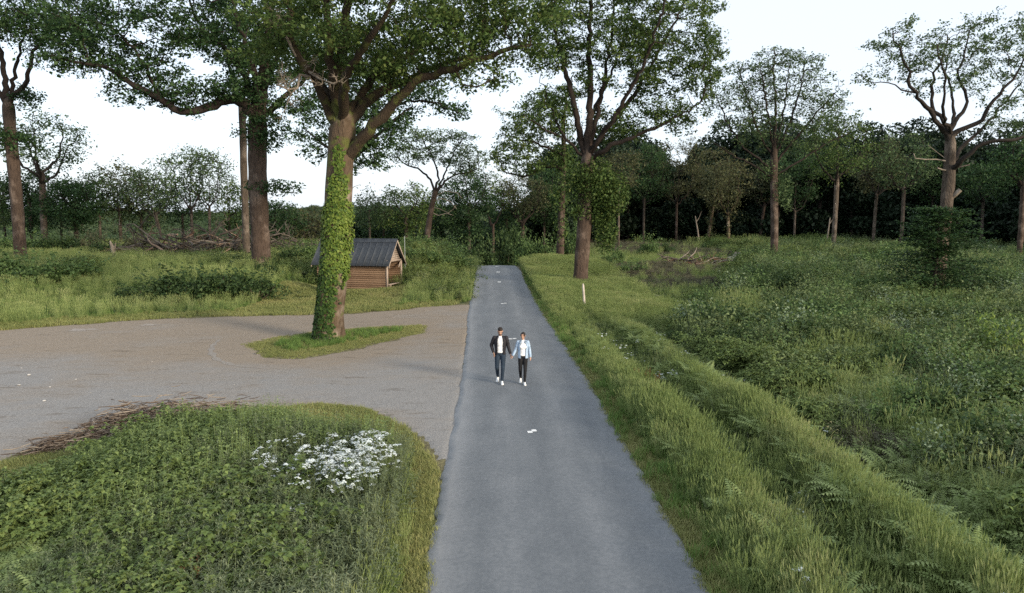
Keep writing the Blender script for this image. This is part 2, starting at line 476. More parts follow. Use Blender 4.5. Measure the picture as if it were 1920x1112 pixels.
far_brown = nd(nt, "ShaderNodeMapRange"); far_brown.inputs[1].default_value = 21; far_brown.inputs[2].default_value = 31; far_brown.inputs[3].default_value = -.22; far_brown.inputs[4].default_value = .22
nt.links.new(sx.outputs[1], far_brown.inputs[0])
lane_grey = nd(nt, "ShaderNodeMapRange"); lane_grey.inputs[1].default_value = -7; lane_grey.inputs[2].default_value = -2.2; lane_grey.inputs[3].default_value = 0; lane_grey.inputs[4].default_value = -.3
nt.links.new(sx.outputs[0], lane_grey.inputs[0])
s0 = nd(nt, "ShaderNodeMath", operation='ADD'); nt.links.new(far_brown.outputs[0], s0.inputs[0]); nt.links.new(lane_grey.outputs[0], s0.inputs[1])
s1 = nd(nt, "ShaderNodeMath", operation='ADD'); nt.links.new(big.outputs[0], s1.inputs[0]); nt.links.new(s0.outputs[0], s1.inputs[1])
at = nd(nt, "ShaderNodeAttribute", attribute_name="tint")
s2 = nd(nt, "ShaderNodeMath", operation='MULTIPLY_ADD'); nt.links.new(at.outputs["Fac"], s2.inputs[0]); s2.inputs[1].default_value = .3; nt.links.new(s1.outputs[0], s2.inputs[2])
s3 = nd(nt, "ShaderNodeMath", operation='MULTIPLY_ADD'); nt.links.new(strk.outputs[0], s3.inputs[0]); s3.inputs[1].default_value = .5; nt.links.new(s2.outputs[0], s3.inputs[2])
k = nd(nt, "ShaderNodeMapRange"); k.inputs[1].default_value = .5; k.inputs[2].default_value = .92; nt.links.new(s3.outputs[0], k.inputs[0])
mx = nd(nt, "ShaderNodeMix", data_type='RGBA'); nt.links.new(k.outputs[0], mx.inputs[0]); nt.links.new(cA.outputs[0], mx.inputs[6]); nt.links.new(cB.outputs[0], mx.inputs[7])
# dark flecks of leaf litter and pale stones
fl = ramp(nt, [(.58, (0, 0, 0)), (.70, (.7, .7, .7))]); nt.links.new(strk.outputs[0], fl.inputs[0])
m2 = nd(nt, "ShaderNodeMix", data_type='RGBA'); nt.links.new(fl.outputs[0], m2.inputs[0]); nt.links.new(mx.outputs[2], m2.inputs[6]); m2.inputs[7].default_value = (.085, .065, .045, 1)
b = nd(nt, "ShaderNodeBsdfPrincipled"); b.inputs["Roughness"].default_value = .9; b.inputs["Specular IOR Level"].default_value = .2
nt.links.new(m2.outputs[2], b.inputs["Base Color"])
bp = nd(nt, "ShaderNodeBump"); bp.inputs["Strength"].default_value = .6; bp.inputs["Distance"].default_value = .015
nt.links.new(peb.outputs[0], bp.inputs["Height"]); nt.links.new(bp.outputs[0], b.inputs["Normal"]); nt.links.new(b.outputs[0], out.inputs[0])
M_GRAVEL = m
car_park = tag(link("car_park", cp_me, M_GRAVEL), "wide brown and grey packed gravel lay-by left of the lane", "car park", kind="structure")

# ------------------------------------------------------------------ trodden path over the heath
M_PATH = surfmat("trodden_earth", [(.3, (.20, .175, .135)), (.55, (.32, .28, .23)), (.75, (.44, .40, .35))], scale=2.5, bump=.4)
def strip(name, pts, w, mat, label, cat, wob=.25):
    pts = np.asarray(pts, float)
    d = np.concatenate([[0], np.cumsum(np.hypot(*np.diff(pts, axis=0).T))])
    t = np.arange(0, d[-1], .4)
    P = np.column_stack([np.interp(t, d, pts[:, 0]), np.interp(t, d, pts[:, 1])])
    P[:, 0] += .25 * np.sin(t * .5)
    T = np.gradient(P, axis=0); T /= np.linalg.norm(T, axis=1)[:, None]; N = np.column_stack([-T[:, 1], T[:, 0]])
    V = []
    for k, q in enumerate((-1, -.4, .4, 1)):
        ww = w / 2 * (1 + wob * np.sin(t * 1.7 + k) + wob * np.sin(t * 3.9 + 2 * k))
        X = P + N * (q * ww)[:, None]
        V.append(np.column_stack([X, terrain(X[:, 0], X[:, 1]) + .03]))
    V = np.stack(V, 1).reshape(-1, 3); i = np.arange(len(V)).reshape(-1, 4)
    F = np.stack([i[:-1, :-1], i[:-1, 1:], i[1:, 1:], i[1:, :-1]], -1).reshape(-1, 4)
    return tag(link(name, npmesh(name, V, [F], np.full(len(V), .5), True), mat), label, cat, kind="structure")
strip("path", PATHF, 1.15, M_PATH, "pale trodden footpath winding over the heath to the wood", "path")
strip("path", PATHL, .8, M_PATH, "bare worn patch where the grassy footpath starts", "path", .3)
strip("path", [(8.6, 8.), (8.35, 11), (8.3, 13), (8.45, 17), (8.6, 21)], .55, M_PATH, "bare earth wheel track along the bracken on the right", "path", .4)
# ------------------------------------------------------------------ trees
def barkmat(name, dark, mid, pale, moss=None, pale_amt=.62):
    m, nt, out = newmat(name)
    tc = nd(nt, "ShaderNodeTexCoord"); mp = nd(nt, "ShaderNodeMapping"); mp.inputs["Scale"].default_value = (1, 1, .22)
    nt.links.new(tc.outputs["Object"], mp.inputs[0])
    a = nd(nt, "ShaderNodeTexNoise"); a.inputs["Scale"].default_value = 9; a.inputs["Detail"].default_value = 8; a.inputs["Roughness"].default_value = .7
    nt.links.new(mp.outputs[0], a.inputs["Vector"])
    bg = nd(nt, "ShaderNodeTexNoise"); bg.inputs["Scale"].default_value = .9; bg.inputs["Detail"].default_value = 4
    nt.links.new(tc.outputs["Object"], bg.inputs["Vector"])
    vo = nd(nt, "ShaderNodeTexVoronoi", feature='DISTANCE_TO_EDGE'); vo.inputs["Scale"].default_value = 14
    nt.links.new(mp.outputs[0], vo.inputs["Vector"])
    r = ramp(nt, [(.32, dark), (.52, mid), (.72, mid)]); nt.links.new(a.outputs[0], r.inputs[0])
    k = ramp(nt, [(.5, (0, 0, 0)), (pale_amt, (1, 1, 1))]); nt.links.new(bg.outputs[0], k.inputs[0])
    r2 = ramp(nt, [(.3, mid), (.6, pale)]); nt.links.new(a.outputs[0], r2.inputs[0])
    mx = nd(nt, "ShaderNodeMix", data_type='RGBA'); nt.links.new(k.outputs[0], mx.inputs[0]); nt.links.new(r.outputs[0], mx.inputs[6]); nt.links.new(r2.outputs[0], mx.inputs[7])
    col = mx.outputs[2]
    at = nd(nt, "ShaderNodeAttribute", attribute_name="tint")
    m4 = nd(nt, "ShaderNodeMix", data_type='RGBA'); nt.links.new(at.outputs["Fac"], m4.inputs[0]); m4.inputs[6].default_value = (*[v * .8 + .006 for v in dark], 1); nt.links.new(col, m4.inputs[7]); col = m4.outputs[2]  # low tint: darker limb bark, with crown shade painted into the same colour
    if moss:
        n3 = nd(nt, "ShaderNodeTexNoise"); n3.inputs["Scale"].default_value = 2.2; n3.inputs["Detail"].default_value = 6
        nt.links.new(tc.outputs["Object"], n3.inputs["Vector"])
        k3 = ramp(nt, [(.52, (0, 0, 0)), (.66, (.8, .8, .8))]); nt.links.new(n3.outputs[0], k3.inputs[0])
        m3 = nd(nt, "ShaderNodeMix", data_type='RGBA'); nt.links.new(k3.outputs[0], m3.inputs[0]); nt.links.new(col, m3.inputs[6]); m3.inputs[7].default_value = (*moss, 1); col = m3.outputs[2]
    b = nd(nt, "ShaderNodeBsdfPrincipled"); b.inputs["Roughness"].default_value = .9; b.inputs["Specular IOR Level"].default_value = .15
    nt.links.new(col, b.inputs["Base Color"])
    bp = nd(nt, "ShaderNodeBump"); bp.inputs["Strength"].default_value = .8; bp.inputs["Distance"].default_value = .05
    ml = nd(nt, "ShaderNodeMath", operation='MULTIPLY_ADD'); nt.links.new(vo.outputs[0], ml.inputs[0]); ml.inputs[1].default_value = 1.2; nt.links.new(a.outputs[0], ml.inputs[2])
    nt.links.new(ml.outputs[0], bp.inputs["Height"]); nt.links.new(bp.outputs[0], b.inputs["Normal"]); nt.links.new(b.outputs[0], out.inputs[0])
    return m

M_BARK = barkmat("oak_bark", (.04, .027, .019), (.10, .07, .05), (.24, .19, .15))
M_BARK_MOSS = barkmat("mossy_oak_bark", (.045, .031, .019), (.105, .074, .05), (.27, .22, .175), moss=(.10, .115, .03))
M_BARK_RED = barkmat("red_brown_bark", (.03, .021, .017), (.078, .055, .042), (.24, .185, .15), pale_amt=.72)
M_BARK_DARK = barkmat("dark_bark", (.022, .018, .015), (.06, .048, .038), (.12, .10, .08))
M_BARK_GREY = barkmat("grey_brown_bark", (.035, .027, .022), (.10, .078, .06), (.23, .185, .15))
M_DEADWOOD = surfmat("dead_wood", [(.3, (.13, .10, .075)), (.6, (.28, .235, .19)), (.8, (.40, .36, .31))], scale=6, stretch=(1, 1, .3), bump=.5)
M_OAK = leafmat("oak_leaves", [(0, (.026, .045, .014)), (.4, (.045, .072, .02)), (.75, (.075, .10, .028)), (1, (.115, .125, .04))], inst=.0, gain=1.7)
M_OAK_DEEP = leafmat("deep_green_leaves", [(0, (.016, .034, .014)), (.5, (.03, .056, .02)), (1, (.056, .085, .03))], inst=.0, gain=1.7)
M_OAK_WARM = leafmat("warm_green_leaves", [(0, (.036, .052, .014)), (.5, (.07, .09, .024)), (1, (.13, .14, .045))], inst=.0, gain=1.7)
M_OAK_GREY = leafmat("grey_green_leaves", [(0, (.032, .052, .022)), (.5, (.058, .083, .034)), (1, (.10, .125, .055))], inst=.0, gain=1.7)
M_OAK_BROWN = leafmat("brownish_young_leaves", [(0, (.042, .046, .02)), (.5, (.076, .076, .034)), (1, (.125, .115, .055))], inst=.0, gain=1.3)

def leaf_quads(pos, size, rng, up=.5, fold=.18, aspect=.62, axis=None):
    """diamond leaves; returns V, F"""
    n = len(pos)
    N = rng.normal(size=(n, 3)); N /= np.linalg.norm(N, axis=1)[:, None]
    N = N * (1 - up) + np.array((0, 0, 1.)) * up * 1.2; N /= np.linalg.norm(N, axis=1)[:, None] + 1e-9
    A = rng.normal(size=(n, 3)) if axis is None else axis + rng.normal(size=(n, 3)) * .4
    A -= N * (A * N).sum(1)[:, None]; A /= np.linalg.norm(A, axis=1)[:, None] + 1e-9
    B = np.cross(N, A)
    s = np.asarray(size)[:, None]
    w = s * aspect * rng.uniform(.75, 1.2, (n, 1))
    V = np.stack([pos - A * s * .5, pos + B * w * .5 + N * s * fold + A * s * .08, pos + A * s * .5 - N * s * fold * .5, pos - B * w * .5 + N * s * fold + A * s * .02], 1)
    F = np.arange(n * 4).reshape(n, 4)
    return V.reshape(-1, 3), F

class Tree:
    def __init__(self, seed):
        self.rng = np.random.default_rng(seed)
        self.P, self.par, self.R = [], [], []
        self.nochild = set()
    def limb(self, pts, r0, r1, parent=None, step=.4, wob=.06, pw=1.0):
        pts = np.asarray(pts, float)
        d = np.concatenate([[0], np.cumsum(np.linalg.norm(np.diff(pts, axis=0), axis=1))])
        n = max(2, int(d[-1] / step) + 1)
        t = np.linspace(0, d[-1], n)
        # smooth interpolation (Catmull-Rom per axis through cubic resampling)
        Q = np.column_stack([self._cr(d, pts[:, k], t) for k in range(3)])
        w = self.rng.normal(size=Q.shape) * wob * step; w[0] = 0; w = np.cumsum(w, 0) * .35 + w
        Q = Q + w * (1 if len(self.P) else 0)
        idx = []
        start = 0
        if self.P and parent is None:
            parent = int(np.argmin(np.linalg.norm(np.array(self.P) - Q[0], axis=1)))
        for k in range(n):
            f = (k / (n - 1)) ** pw
            if k == 0 and self.P:
                if np.linalg.norm(self.P[parent] - Q[0]) < .35: continue
            self.P.append(Q[k]); self.par.append(-1 if parent is None else parent); self.R.append(r0 + (r1 - r0) * f)
            parent = len(self.P) - 1; idx.append(parent)
        return idx
    @staticmethod
    def _cr(d, v, t):
        m = np.gradient(v, d) if len(v) > 2 else np.full(len(v), (v[-1] - v[0]) / (d[-1] + 1e-9))
        i = np.clip(np.searchsorted(d, t, side='right') - 1, 0, len(d) - 2)
        h = d[i + 1] - d[i] + 1e-9; s = (t - d[i]) / h
        return (2 * s**3 - 3 * s**2 + 1) * v[i] + (s**3 - 2 * s**2 + s) * h * m[i] + (-2 * s**3 + 3 * s**2) * v[i + 1] + (s**3 - s**2) * h * m[i + 1]
    def colonize(self, A, di=9.0, dk=.55, step=.4, iters=90, trop=.05, gnarl=.35, minz=2.0):
        A = np.asarray(A, float); rng = self.rng
        P = np.array(self.P); nch = np.zeros(len(P), int)
        for p in self.par:
            if p >= 0: nch[p] += 1
        par = list(self.par)
        ok = P[:, 2] > minz
        D = np.full(len(A), 1e9); I = np.zeros(len(A), int)
        def upd(ids):
            nonlocal D, I
            if len(ids) == 0: return
            d = np.linalg.norm(A[:, None] - P[ids][None], axis=2)
            j = d.argmin(1); dm = d[np.arange(len(A)), j]
            b = dm < D; D = np.where(b, dm, D); I = np.where(b, np.asarray(ids)[j], I)
        upd(np.nonzero(ok)[0])
        R = list(self.R)
        for it in range(iters):
            live = D > dk
            A, D, I = A[live], D[live], I[live]
            if not len(A): break
            act = D < di
            if not act.any(): break
            g, inv = np.unique(I[act], return_inverse=True)
            dirs = A[act] - P[I[act]]; dirs /= np.linalg.norm(dirs, axis=1)[:, None] + 1e-9
            sm = np.zeros((len(g), 3)); np.add.at(sm, inv, dirs)
            nn = np.linalg.norm(sm, axis=1)[:, None]
            sm = sm / (nn + 1e-9) + rng.normal(size=sm.shape) * gnarl + np.array((0, 0, trop))
            sm /= np.linalg.norm(sm, axis=1)[:, None] + 1e-9
            sel = nch[g] < 4
            if not sel.any(): break
            g, sm = g[sel], sm[sel]
            new = P[g] + sm * step
            ids = np.arange(len(P), len(P) + len(new))
            P = np.concatenate([P, new]); nch[g] += 1; nch = np.concatenate([nch, np.zeros(len(new), int)])
            par += list(g); R += [0.0] * len(new)
            upd(ids)
        self.P = [p for p in P]; self.par = [int(p) for p in par]; self.R = R
    def radii(self, tip=.012, e=2.35):
        P = np.array(self.P); par = np.array(self.par); n = len(P)
        acc = np.zeros(n); ch = np.zeros(n, int)
        for k in range(n):
            if par[k] >= 0: ch[par[k]] += 1
        rad = np.zeros(n)
        order = np.arange(n)[::-1]            # children are always after parents
        self.R = list(self.R)
        for k in order:
            r = max(tip, acc[k] ** (1 / e) if acc[k] > 0 else tip)
            if self.R[k] > 0: r = max(self.R[k], min(r, self.R[k] * 1.25))
            rad[k] = r
            p = par[k]
            if p >= 0: acc[p] += r ** e
        for k in range(n):
            p = par[k]
            if p >= 0: rad[k] = min(rad[k], rad[p] * 1.02)
        self.rad = rad; self.nch = ch
        return rad
    def wood(self, name, minr=0.0, flare=.5, lobes=5, thin=1.0, sides=None):
        """one mesh for trunk and limbs"""
        P = np.array(self.P); par = self.par; rad = self.rad; n = len(P)
        kids = [[] for _ in range(n)]
        for k in range(n):
            if par[k] >= 0: kids[par[k]].append(k)
        mb = MB()
        roots = [k for k in range(n) if par[k] < 0]
        stack = [(r, None) for r in roots]
        z0 = P[roots[0]][2]
        ph = self.rng.uniform(0, 6.28); young = rad[roots[0]]  # foot radius; wood much thinner than this gets the painted shade
        while stack:
            k, pk = stack.pop()
            ch = [] if pk is None else [pk]
            c = k
            ch.append(c)
            while kids[c]:
                ks = sorted(kids[c], key=lambda q: -rad[q])
                for q in ks[1:]:
                    if rad[q] >= minr: stack.append((q, c))
                c = ks[0]
                if rad[c] < minr: break
                ch.append(c)
            if len(ch) < 2: continue
            pts = P[ch]; rr = rad[ch].copy()
            if pk is not None: rr[0] = min(rr[0], rr[1] * 1.35)
            rm = rr.max()
            ns = sides or (22 if rm > .3 else 10 if rm > .12 else 6 if rm > .05 else 4 if rm > .025 else 3)
            T = np.gradient(pts, axis=0); T /= np.linalg.norm(T, axis=1)[:, None] + 1e-9
            u = np.array((1., 0, 0)) if abs(T[0][0]) < .8 else np.array((0, 1., 0))
            a = np.linspace(0, 2 * np.pi, ns, endpoint=False)
            V = []
            for q in range(len(pts)):
                u = u - T[q] * u.dot(T[q]); u /= np.linalg.norm(u) + 1e-9
                w = np.cross(T[q], u); r = rr[q] * np.ones(ns)
                if rm > .3:
                    z = pts[q][2] - z0
                    r = r * (1 + .05 * np.sin(3 * a + z * .6 + ph) + .035 * np.sin(7 * a - z * .9) + .03 * np.sin(z * 3 + 2 * a))
                    if pk is None:
                        r = r * (1 + flare * math.exp(-max(z, 0) / .55) * (1 + .45 * np.sin(lobes * a + ph)))
                elif rm > .06:
                    r = r * (1 + .1 * np.sin(2 * a + pts[q][2] * 4 + ph))
                V.append(pts[q] + (np.cos(a) * r)[:, None] * u + (np.sin(a) * r)[:, None] * w)
            m_ = len(pts); V = np.concatenate(V)
            i = np.arange(m_ - 1)[:, None] * ns; j = np.arange(ns)[None]; j2 = (j + 1) % ns
            mb.add(V, np.stack([i + j, i + j2, i + ns + j2, i + ns + j], -1).reshape(-1, 4), np.repeat(np.clip((rr - young * .35) / (young * .5), 0, 1) * (1 if pk is None else .45), ns))  # tint drops on limbs, putting the foliage's shade into their bark colour
            e = (m_ - 1) * ns
            q = np.arange(ns)
            mb.add(np.concatenate([V[e:], [pts[-1]]]), np.stack([q, (q + 1) % ns, np.full(ns, ns)], -1), .5)
        return mb.mesh(name, smooth=True)
    def leaves(self, name, per=5, size=.16, spread=.35, maxr=.035, up=.45, flat=.6, keep=None, extra=None, minz=0.0, total=None):
        P = np.array(self.P); rng = self.rng
        tw = P[(self.rad <= maxr) & (P[:, 2] > minz)]
        if keep is not None: tw = tw[keep(tw)]
        if total is not None and len(tw):
            per = max(1, int(round(total / len(tw))))
        dens = np.clip(rng.normal(1, .45, len(tw)), .25, 2)
        cnt = np.maximum(0, np.round(per * dens)).astype(int)
        base = np.repeat(tw, cnt, axis=0)
        tt = np.repeat(rng.uniform(0, 1, len(tw)), cnt)
        off = rng.normal(size=base.shape) * spread * np.array((1, 1, flat))
        pos = base + off
        if extra is not None and len(extra):
            pos = np.concatenate([pos, extra]); tt = np.concatenate([tt, rng.uniform(0, 1, len(extra))])
        sz = size * (.5 + 1.2 * rng.uniform(0, 1, len(pos)) ** 1.6)
        V, F = leaf_quads(pos, sz, rng, up=up)
        tint = np.clip(.45 * tt + .55 * rng.uniform(0, 1, len(pos)), 0, 1)
        return npmesh(name, V, [F], np.repeat(tint, 4))

def clusters(rng, centers, n, r, flat=.5):
    """attractor points in flattened clumps round the given centres"""
    c = np.repeat(np.asarray(centers, float), n, axis=0)
    v = rng.normal(size=c.shape); v /= np.linalg.norm(v, axis=1)[:, None]
    return c + v * (rng.uniform(0, 1, (len(c), 1)) ** .45) * r * np.array((1, 1, flat))

def in_ellipsoid(rng, n, c, rad, shell=.0, zmin=None):
    """points in an ellipsoid, pushed outward by shell"""
    o = []
    while len(o) < n:
        v = rng.normal(size=3); v /= np.linalg.norm(v)
        q = (shell + (1 - shell) * rng.uniform() ** .5) * v
        p = np.asarray(c) + q * np.asarray(rad)
        if zmin is not None and p[2] < zmin: continue
        o.append(p)
    return np.array(o)

def place_tree(name, base, wood_me, leaf_me, bark, leaf, label, group=None, cat="tree", rz=0, sc=1.0):
    root = empty(name, base, rz); root.scale = (sc, sc, sc)
    tag(root, label, cat, group)
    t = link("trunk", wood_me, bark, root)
    if leaf_me is not None: link("crown", leaf_me, leaf, root)
    return root

def blob(rng, c, rad, n):
    v = rng.normal(size=(n, 3)); v /= np.linalg.norm(v, axis=1)[:, None]
    return np.asarray(c) + v * (rng.uniform(0, 1, (n, 1)) ** .5) * np.asarray(rad)

def traced(base, Y, pix, dy=0):
    """pixel polyline (px, py, extra depth) -> points local to base"""
    o = []
    for k, p in enumerate(pix):
        d = (p[2] if len(p) > 2 else 0) + dy
        o.append(wp(p[0], p[1], Y + d) - base)
    return np.array(o)

# ---- the ivy-clad oak on its grass island
def ivy_oak():
    Y = 31.0; b = gp(615, 638); b[2] = -.05
    t = Tree(11); tr = lambda pix: traced(b, Y, pix)
    trunk = t.limb(np.concatenate([[[0, 0, -.15]], tr([(617, 600), (623, 540), (630, 470), (634, 400), (637, 330), (641, 270), (645, 222)])]), .50, .43, wob=.02)
    t.limb(tr([(648, 300), (668, 268, -.3), (692, 243, -.6), (735, 195, -1), (780, 156, -1.4), (830, 139, -1.6), (880, 120, -2), (940, 100, -2.2), (990, 86, -2.4)]), .27, .06, wob=.1)
    t.limb(tr([(650, 235), (680, 203, .6), (720, 172, 1.2), (770, 150, 1.8), (810, 128, 2), (870, 108, 2.5), (930, 70, 3)]), .25, .05, wob=.1)
    t.limb(tr([(648, 222), (668, 190, 1), (700, 150, 2), (735, 126, 3), (775, 94, 3.6), (815, 70, 4.2), (870, 20, 5)]), .22, .05, wob=.1)
    t.limb(tr([(642, 222), (641, 150, .5), (646, 80, .7), (650, 0, .4), (660, -90, 0), (668, -170, 0)]), .32, .07, wob=.08)
    t.limb(tr([(636, 222), (622, 140, -.8), (615, 60, -1.4), (606, -30, -1.8), (590, -120, -2)]), .25, .05, wob=.1)
    t.limb(tr([(630, 235), (602, 178, -.6), (580, 138, -1), (558, 108, -1.2), (546, 70, -1.3), (538, 0, -1.5), (512, -80, -2)]), .21, .05, wob=.1)
    t.limb(tr([(640, 230), (650, 150, -2), (690, 90, -3.5), (730, 30, -4.5), (770, -40, -5.5)]), .22, .05, wob=.1)
    t.limb(tr([(630, 230), (600, 150, 2), (560, 90, 4), (520, 30, 5.5), (480, -20, 6.5)]), .22, .05, wob=.1)
    t.limb(tr([(846, 134, -1.7), (860, 160, -2), (895, 168, -2), (925, 155, -2.1)]), .045, .02, wob=.15)
    rng = t.rng
    C = []
    for (cx, cy, dd, rx, rz, ry, n) in [(700, 30, 0, 5.2, 3.2, 5.5, 80), (890, 65, -1.5, 3.2, 1.8, 2.5, 40), (985, 50, -1.5, 2.2, 1.6, 2, 24), (560, 20, 0, 3.2, 2.6, 5, 26), (780, 110, 3, 3.0, 1.0, 3, 12), (700, -110, 0, 6, 2.5, 5, 40), (905, 155, -2, .9, .4, .6, 4), (820, 10, -2, 3.5, 2.2, 3, 24), (610, 120, 3, 1.8, .9, 2.5, 6)]:
        c = wp(cx, cy, Y + dd) - b
        C.append(in_ellipsoid(rng, n, c, (rx, ry, rz), .3))
    C = np.concatenate(C)
    t.colonize(clusters(rng, C, 9, 1.0, .5), dk=.45, step=.33, iters=110, minz=8.5, gnarl=.4)
    t.radii(.011)
    wood = t.wood("ivy_oak_wood", flare=.35)
    leaf = t.leaves("ivy_oak_leaves", per=34, size=.135, spread=.22, maxr=.02, minz=8.6)
    root = place_tree("oak_tree", b, wood, leaf, M_BARK_MOSS, M_OAK, "big oak with an ivy-covered trunk on a grass island in the gravel")
    # dead bare branches on the left
    mb = MB()
    def twig(p0, d, L, r, lev):
        n = 5; pts = [np.array(p0)]; d = np.array(d, float)
        for q in range(n):
            d = d + rng.normal(size=3) * .35; d /= np.linalg.norm(d); pts.append(pts[-1] + d * L / n)
        mb.tube(pts, np.linspace(r, r * .45, n + 1), 5 if r > .03 else 3, rng.uniform(.3, .9))
        if lev:
            for q in range(5):
                k = rng.integers(2, n + 1); twig(pts[k], d + rng.normal(size=3) * .9, L * rng.uniform(.4, .7), r * .5, lev - 1)
    for pl in ([(582, 145, -1.1), (562, 140, -1.3), (558, 165, -1.5), (540, 168, -1.6), (524, 160, -1.8)], [(556, 106, -1.3), (540, 75, -1.5), (528, 52, -1.6), (505, 40, -1.7)], [(600, 145, -1), (580, 135, -1.4), (600, 148, -1.7), (628, 158, -2.0)]):
        pts = tr(pl); mb.tube(pts, np.linspace(.07, .03, len(pts)), 6, .6)
        for q in range(1, len(pts)): twig(pts[q], rng.normal(size=3) * .5 + pts[-1] - pts[0], .9, .03, 2)
    link("dead_branch", mb.mesh("ivy_oak_dead_branch", True), M_DEADWOOD, root)
    # ivy hugging the trunk
    tp = np.array([t.P[k] for k in trunk]); trd = np.array([t.rad[k] for k in trunk])
    n = 15000
    z = rng.uniform(.1, 8.6, n) ** 1.0
    ang = rng.uniform(-np.pi, np.pi, n)            # 0 faces the camera, positive to the right
    hw = np.interp(z, [0, 1.2, 2.2, 3.2, 4.6, 5.8, 6.2, 7.2, 8.6], [1.5, 1.35, 1.4, 1.8, 1.9, 1.4, .75, .5, .12])
    mid = np.interp(z, [0, 1.5, 3, 5, 6, 7, 8.6], [-.75, -.7, -.1, 0, .1, .15, -.05])
    edge = hw + .16 * np.sin(z * 5) + .12 * np.sin(z * 11 + 1)
    k = (np.abs(ang - mid) < edge) & (rng.uniform(0, 1, n) < np.interp(z, [0, .6, 1.5, 9], [.5, .7, 1, 1]))
    k &= ~((np.abs(ang - .75) < .22) & (z < 3.0) & (z > .3) & (rng.uniform(0, 1, n) < .9))
    k &= noise2(z * 3, ang * 3, 1.3) > -.75
    z, ang = z[k], ang[k]
    cxy = np.column_stack([np.interp(z, tp[:, 2], tp[:, 0]), np.interp(z, tp[:, 2], tp[:, 1])])
    rr = np.interp(z, tp[:, 2], trd) * (1 + .3 * np.exp(-z / .55)) * 1.03 + rng.uniform(.0, .09, len(z)) * (1 + .9 * np.clip(noise2(z * 2.5 + 4, ang * 2, 1.8), -.6, 1)) * np.interp(z, [0, 3, 5, 9], [.6, 1, 1.1, .6])
    nrm = np.column_stack([np.sin(ang), -np.cos(ang), np.full(len(z), .35)])
    pos = np.column_stack([cxy + nrm[:, :2] * rr[:, None], z])
    N = nrm + rng.normal(size=nrm.shape) * .35; N /= np.linalg.norm(N, axis=1)[:, None]
    A = np.array((0, 0, -1.)) + rng.normal(size=N.shape) * .5; A -= N * (A * N).sum(1)[:, None]; A /= np.linalg.norm(A, axis=1)[:, None]
    Bv = np.cross(N, A); s = rng.uniform(.055, .15, len(z))[:, None]
    V = np.stack([pos - A * s * .4, pos + Bv * s * .5 - A * s * .1, pos + A * s * .6 + N * s * .1, pos - Bv * s * .5 - A * s * .1], 1).reshape(-1, 3)
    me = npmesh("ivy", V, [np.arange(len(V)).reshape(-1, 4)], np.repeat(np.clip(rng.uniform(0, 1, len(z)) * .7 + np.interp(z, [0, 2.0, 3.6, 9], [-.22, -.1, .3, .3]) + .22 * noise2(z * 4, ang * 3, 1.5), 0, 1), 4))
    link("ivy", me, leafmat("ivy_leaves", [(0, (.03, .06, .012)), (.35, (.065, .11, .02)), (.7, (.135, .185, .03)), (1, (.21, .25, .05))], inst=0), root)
    return root
ivy_oak()

def oak_at(name, Y, bpx, seed, trunk_pix, r0, r1, limbs, env, bark, leafm, label, base_z=None, per=6, size=.2, spread=.4, ncl=8, clr=1.2, step=.4, tip=.015, maxr=.03, blobs=(), minz=6, dead=(), group=None, di=9, dk=.5, gnarl=.38, flat=.5, trunkflare=.4, leafz=None, cat="tree", nm="oak_tree"):
    b = wp(bpx, 500, Y)
    b[2] = terrain(b[0], b[1]) - .05 if base_z is None else base_z
    t = Tree(seed); rng = t.rng
    tp = traced(b, Y, trunk_pix)
    p0 = np.array([[tp[0][0], tp[0][1], -.2]])
    tp = tp[tp[:, 2] > .4]
    t.limb(np.concatenate([p0, tp]), r0, r1, wob=.03)
    for (pix, a, c) in limbs: t.limb(traced(b, Y, pix), a, c, wob=.13)
    C = [in_ellipsoid(rng, n, wp(cx, cy, Y + dd) - b, (rx, ry, rz), sh) for (cx, cy, dd, rx, rz, ry, n, sh) in env]
    t.colonize(clusters(rng, np.concatenate(C), ncl, clr, flat), di=di, dk=dk, step=step, iters=120, minz=minz, gnarl=gnarl)
    t.radii(tip)
    ex = [blob(rng, wp(cx, cy, Y + dd) - b, (rx, ry, rz), n) for (cx, cy, dd, rx, rz, ry, n) in blobs]
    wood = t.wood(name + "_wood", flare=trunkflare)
    leaf = t.leaves(name + "_leaves", per=int(per * 2.3), size=size * .88, spread=spread * .66, maxr=maxr, extra=np.concatenate(ex) if ex else None, minz=leafz if leafz is not None else minz)
    root = place_tree(nm, b, wood, leaf, bark, leafm, label, group, cat)
    if dead:
        mb = MB()
        for (pix, a, c) in dead:
            mb = MB(); pts = traced(b, Y, pix); mb.tube(pts, np.linspace(a, c, len(pts)), 6, .6, jit=.15)
            link("dead_branch", mb.mesh(name + "_dead", True), M_DEADWOOD, root)
    return root

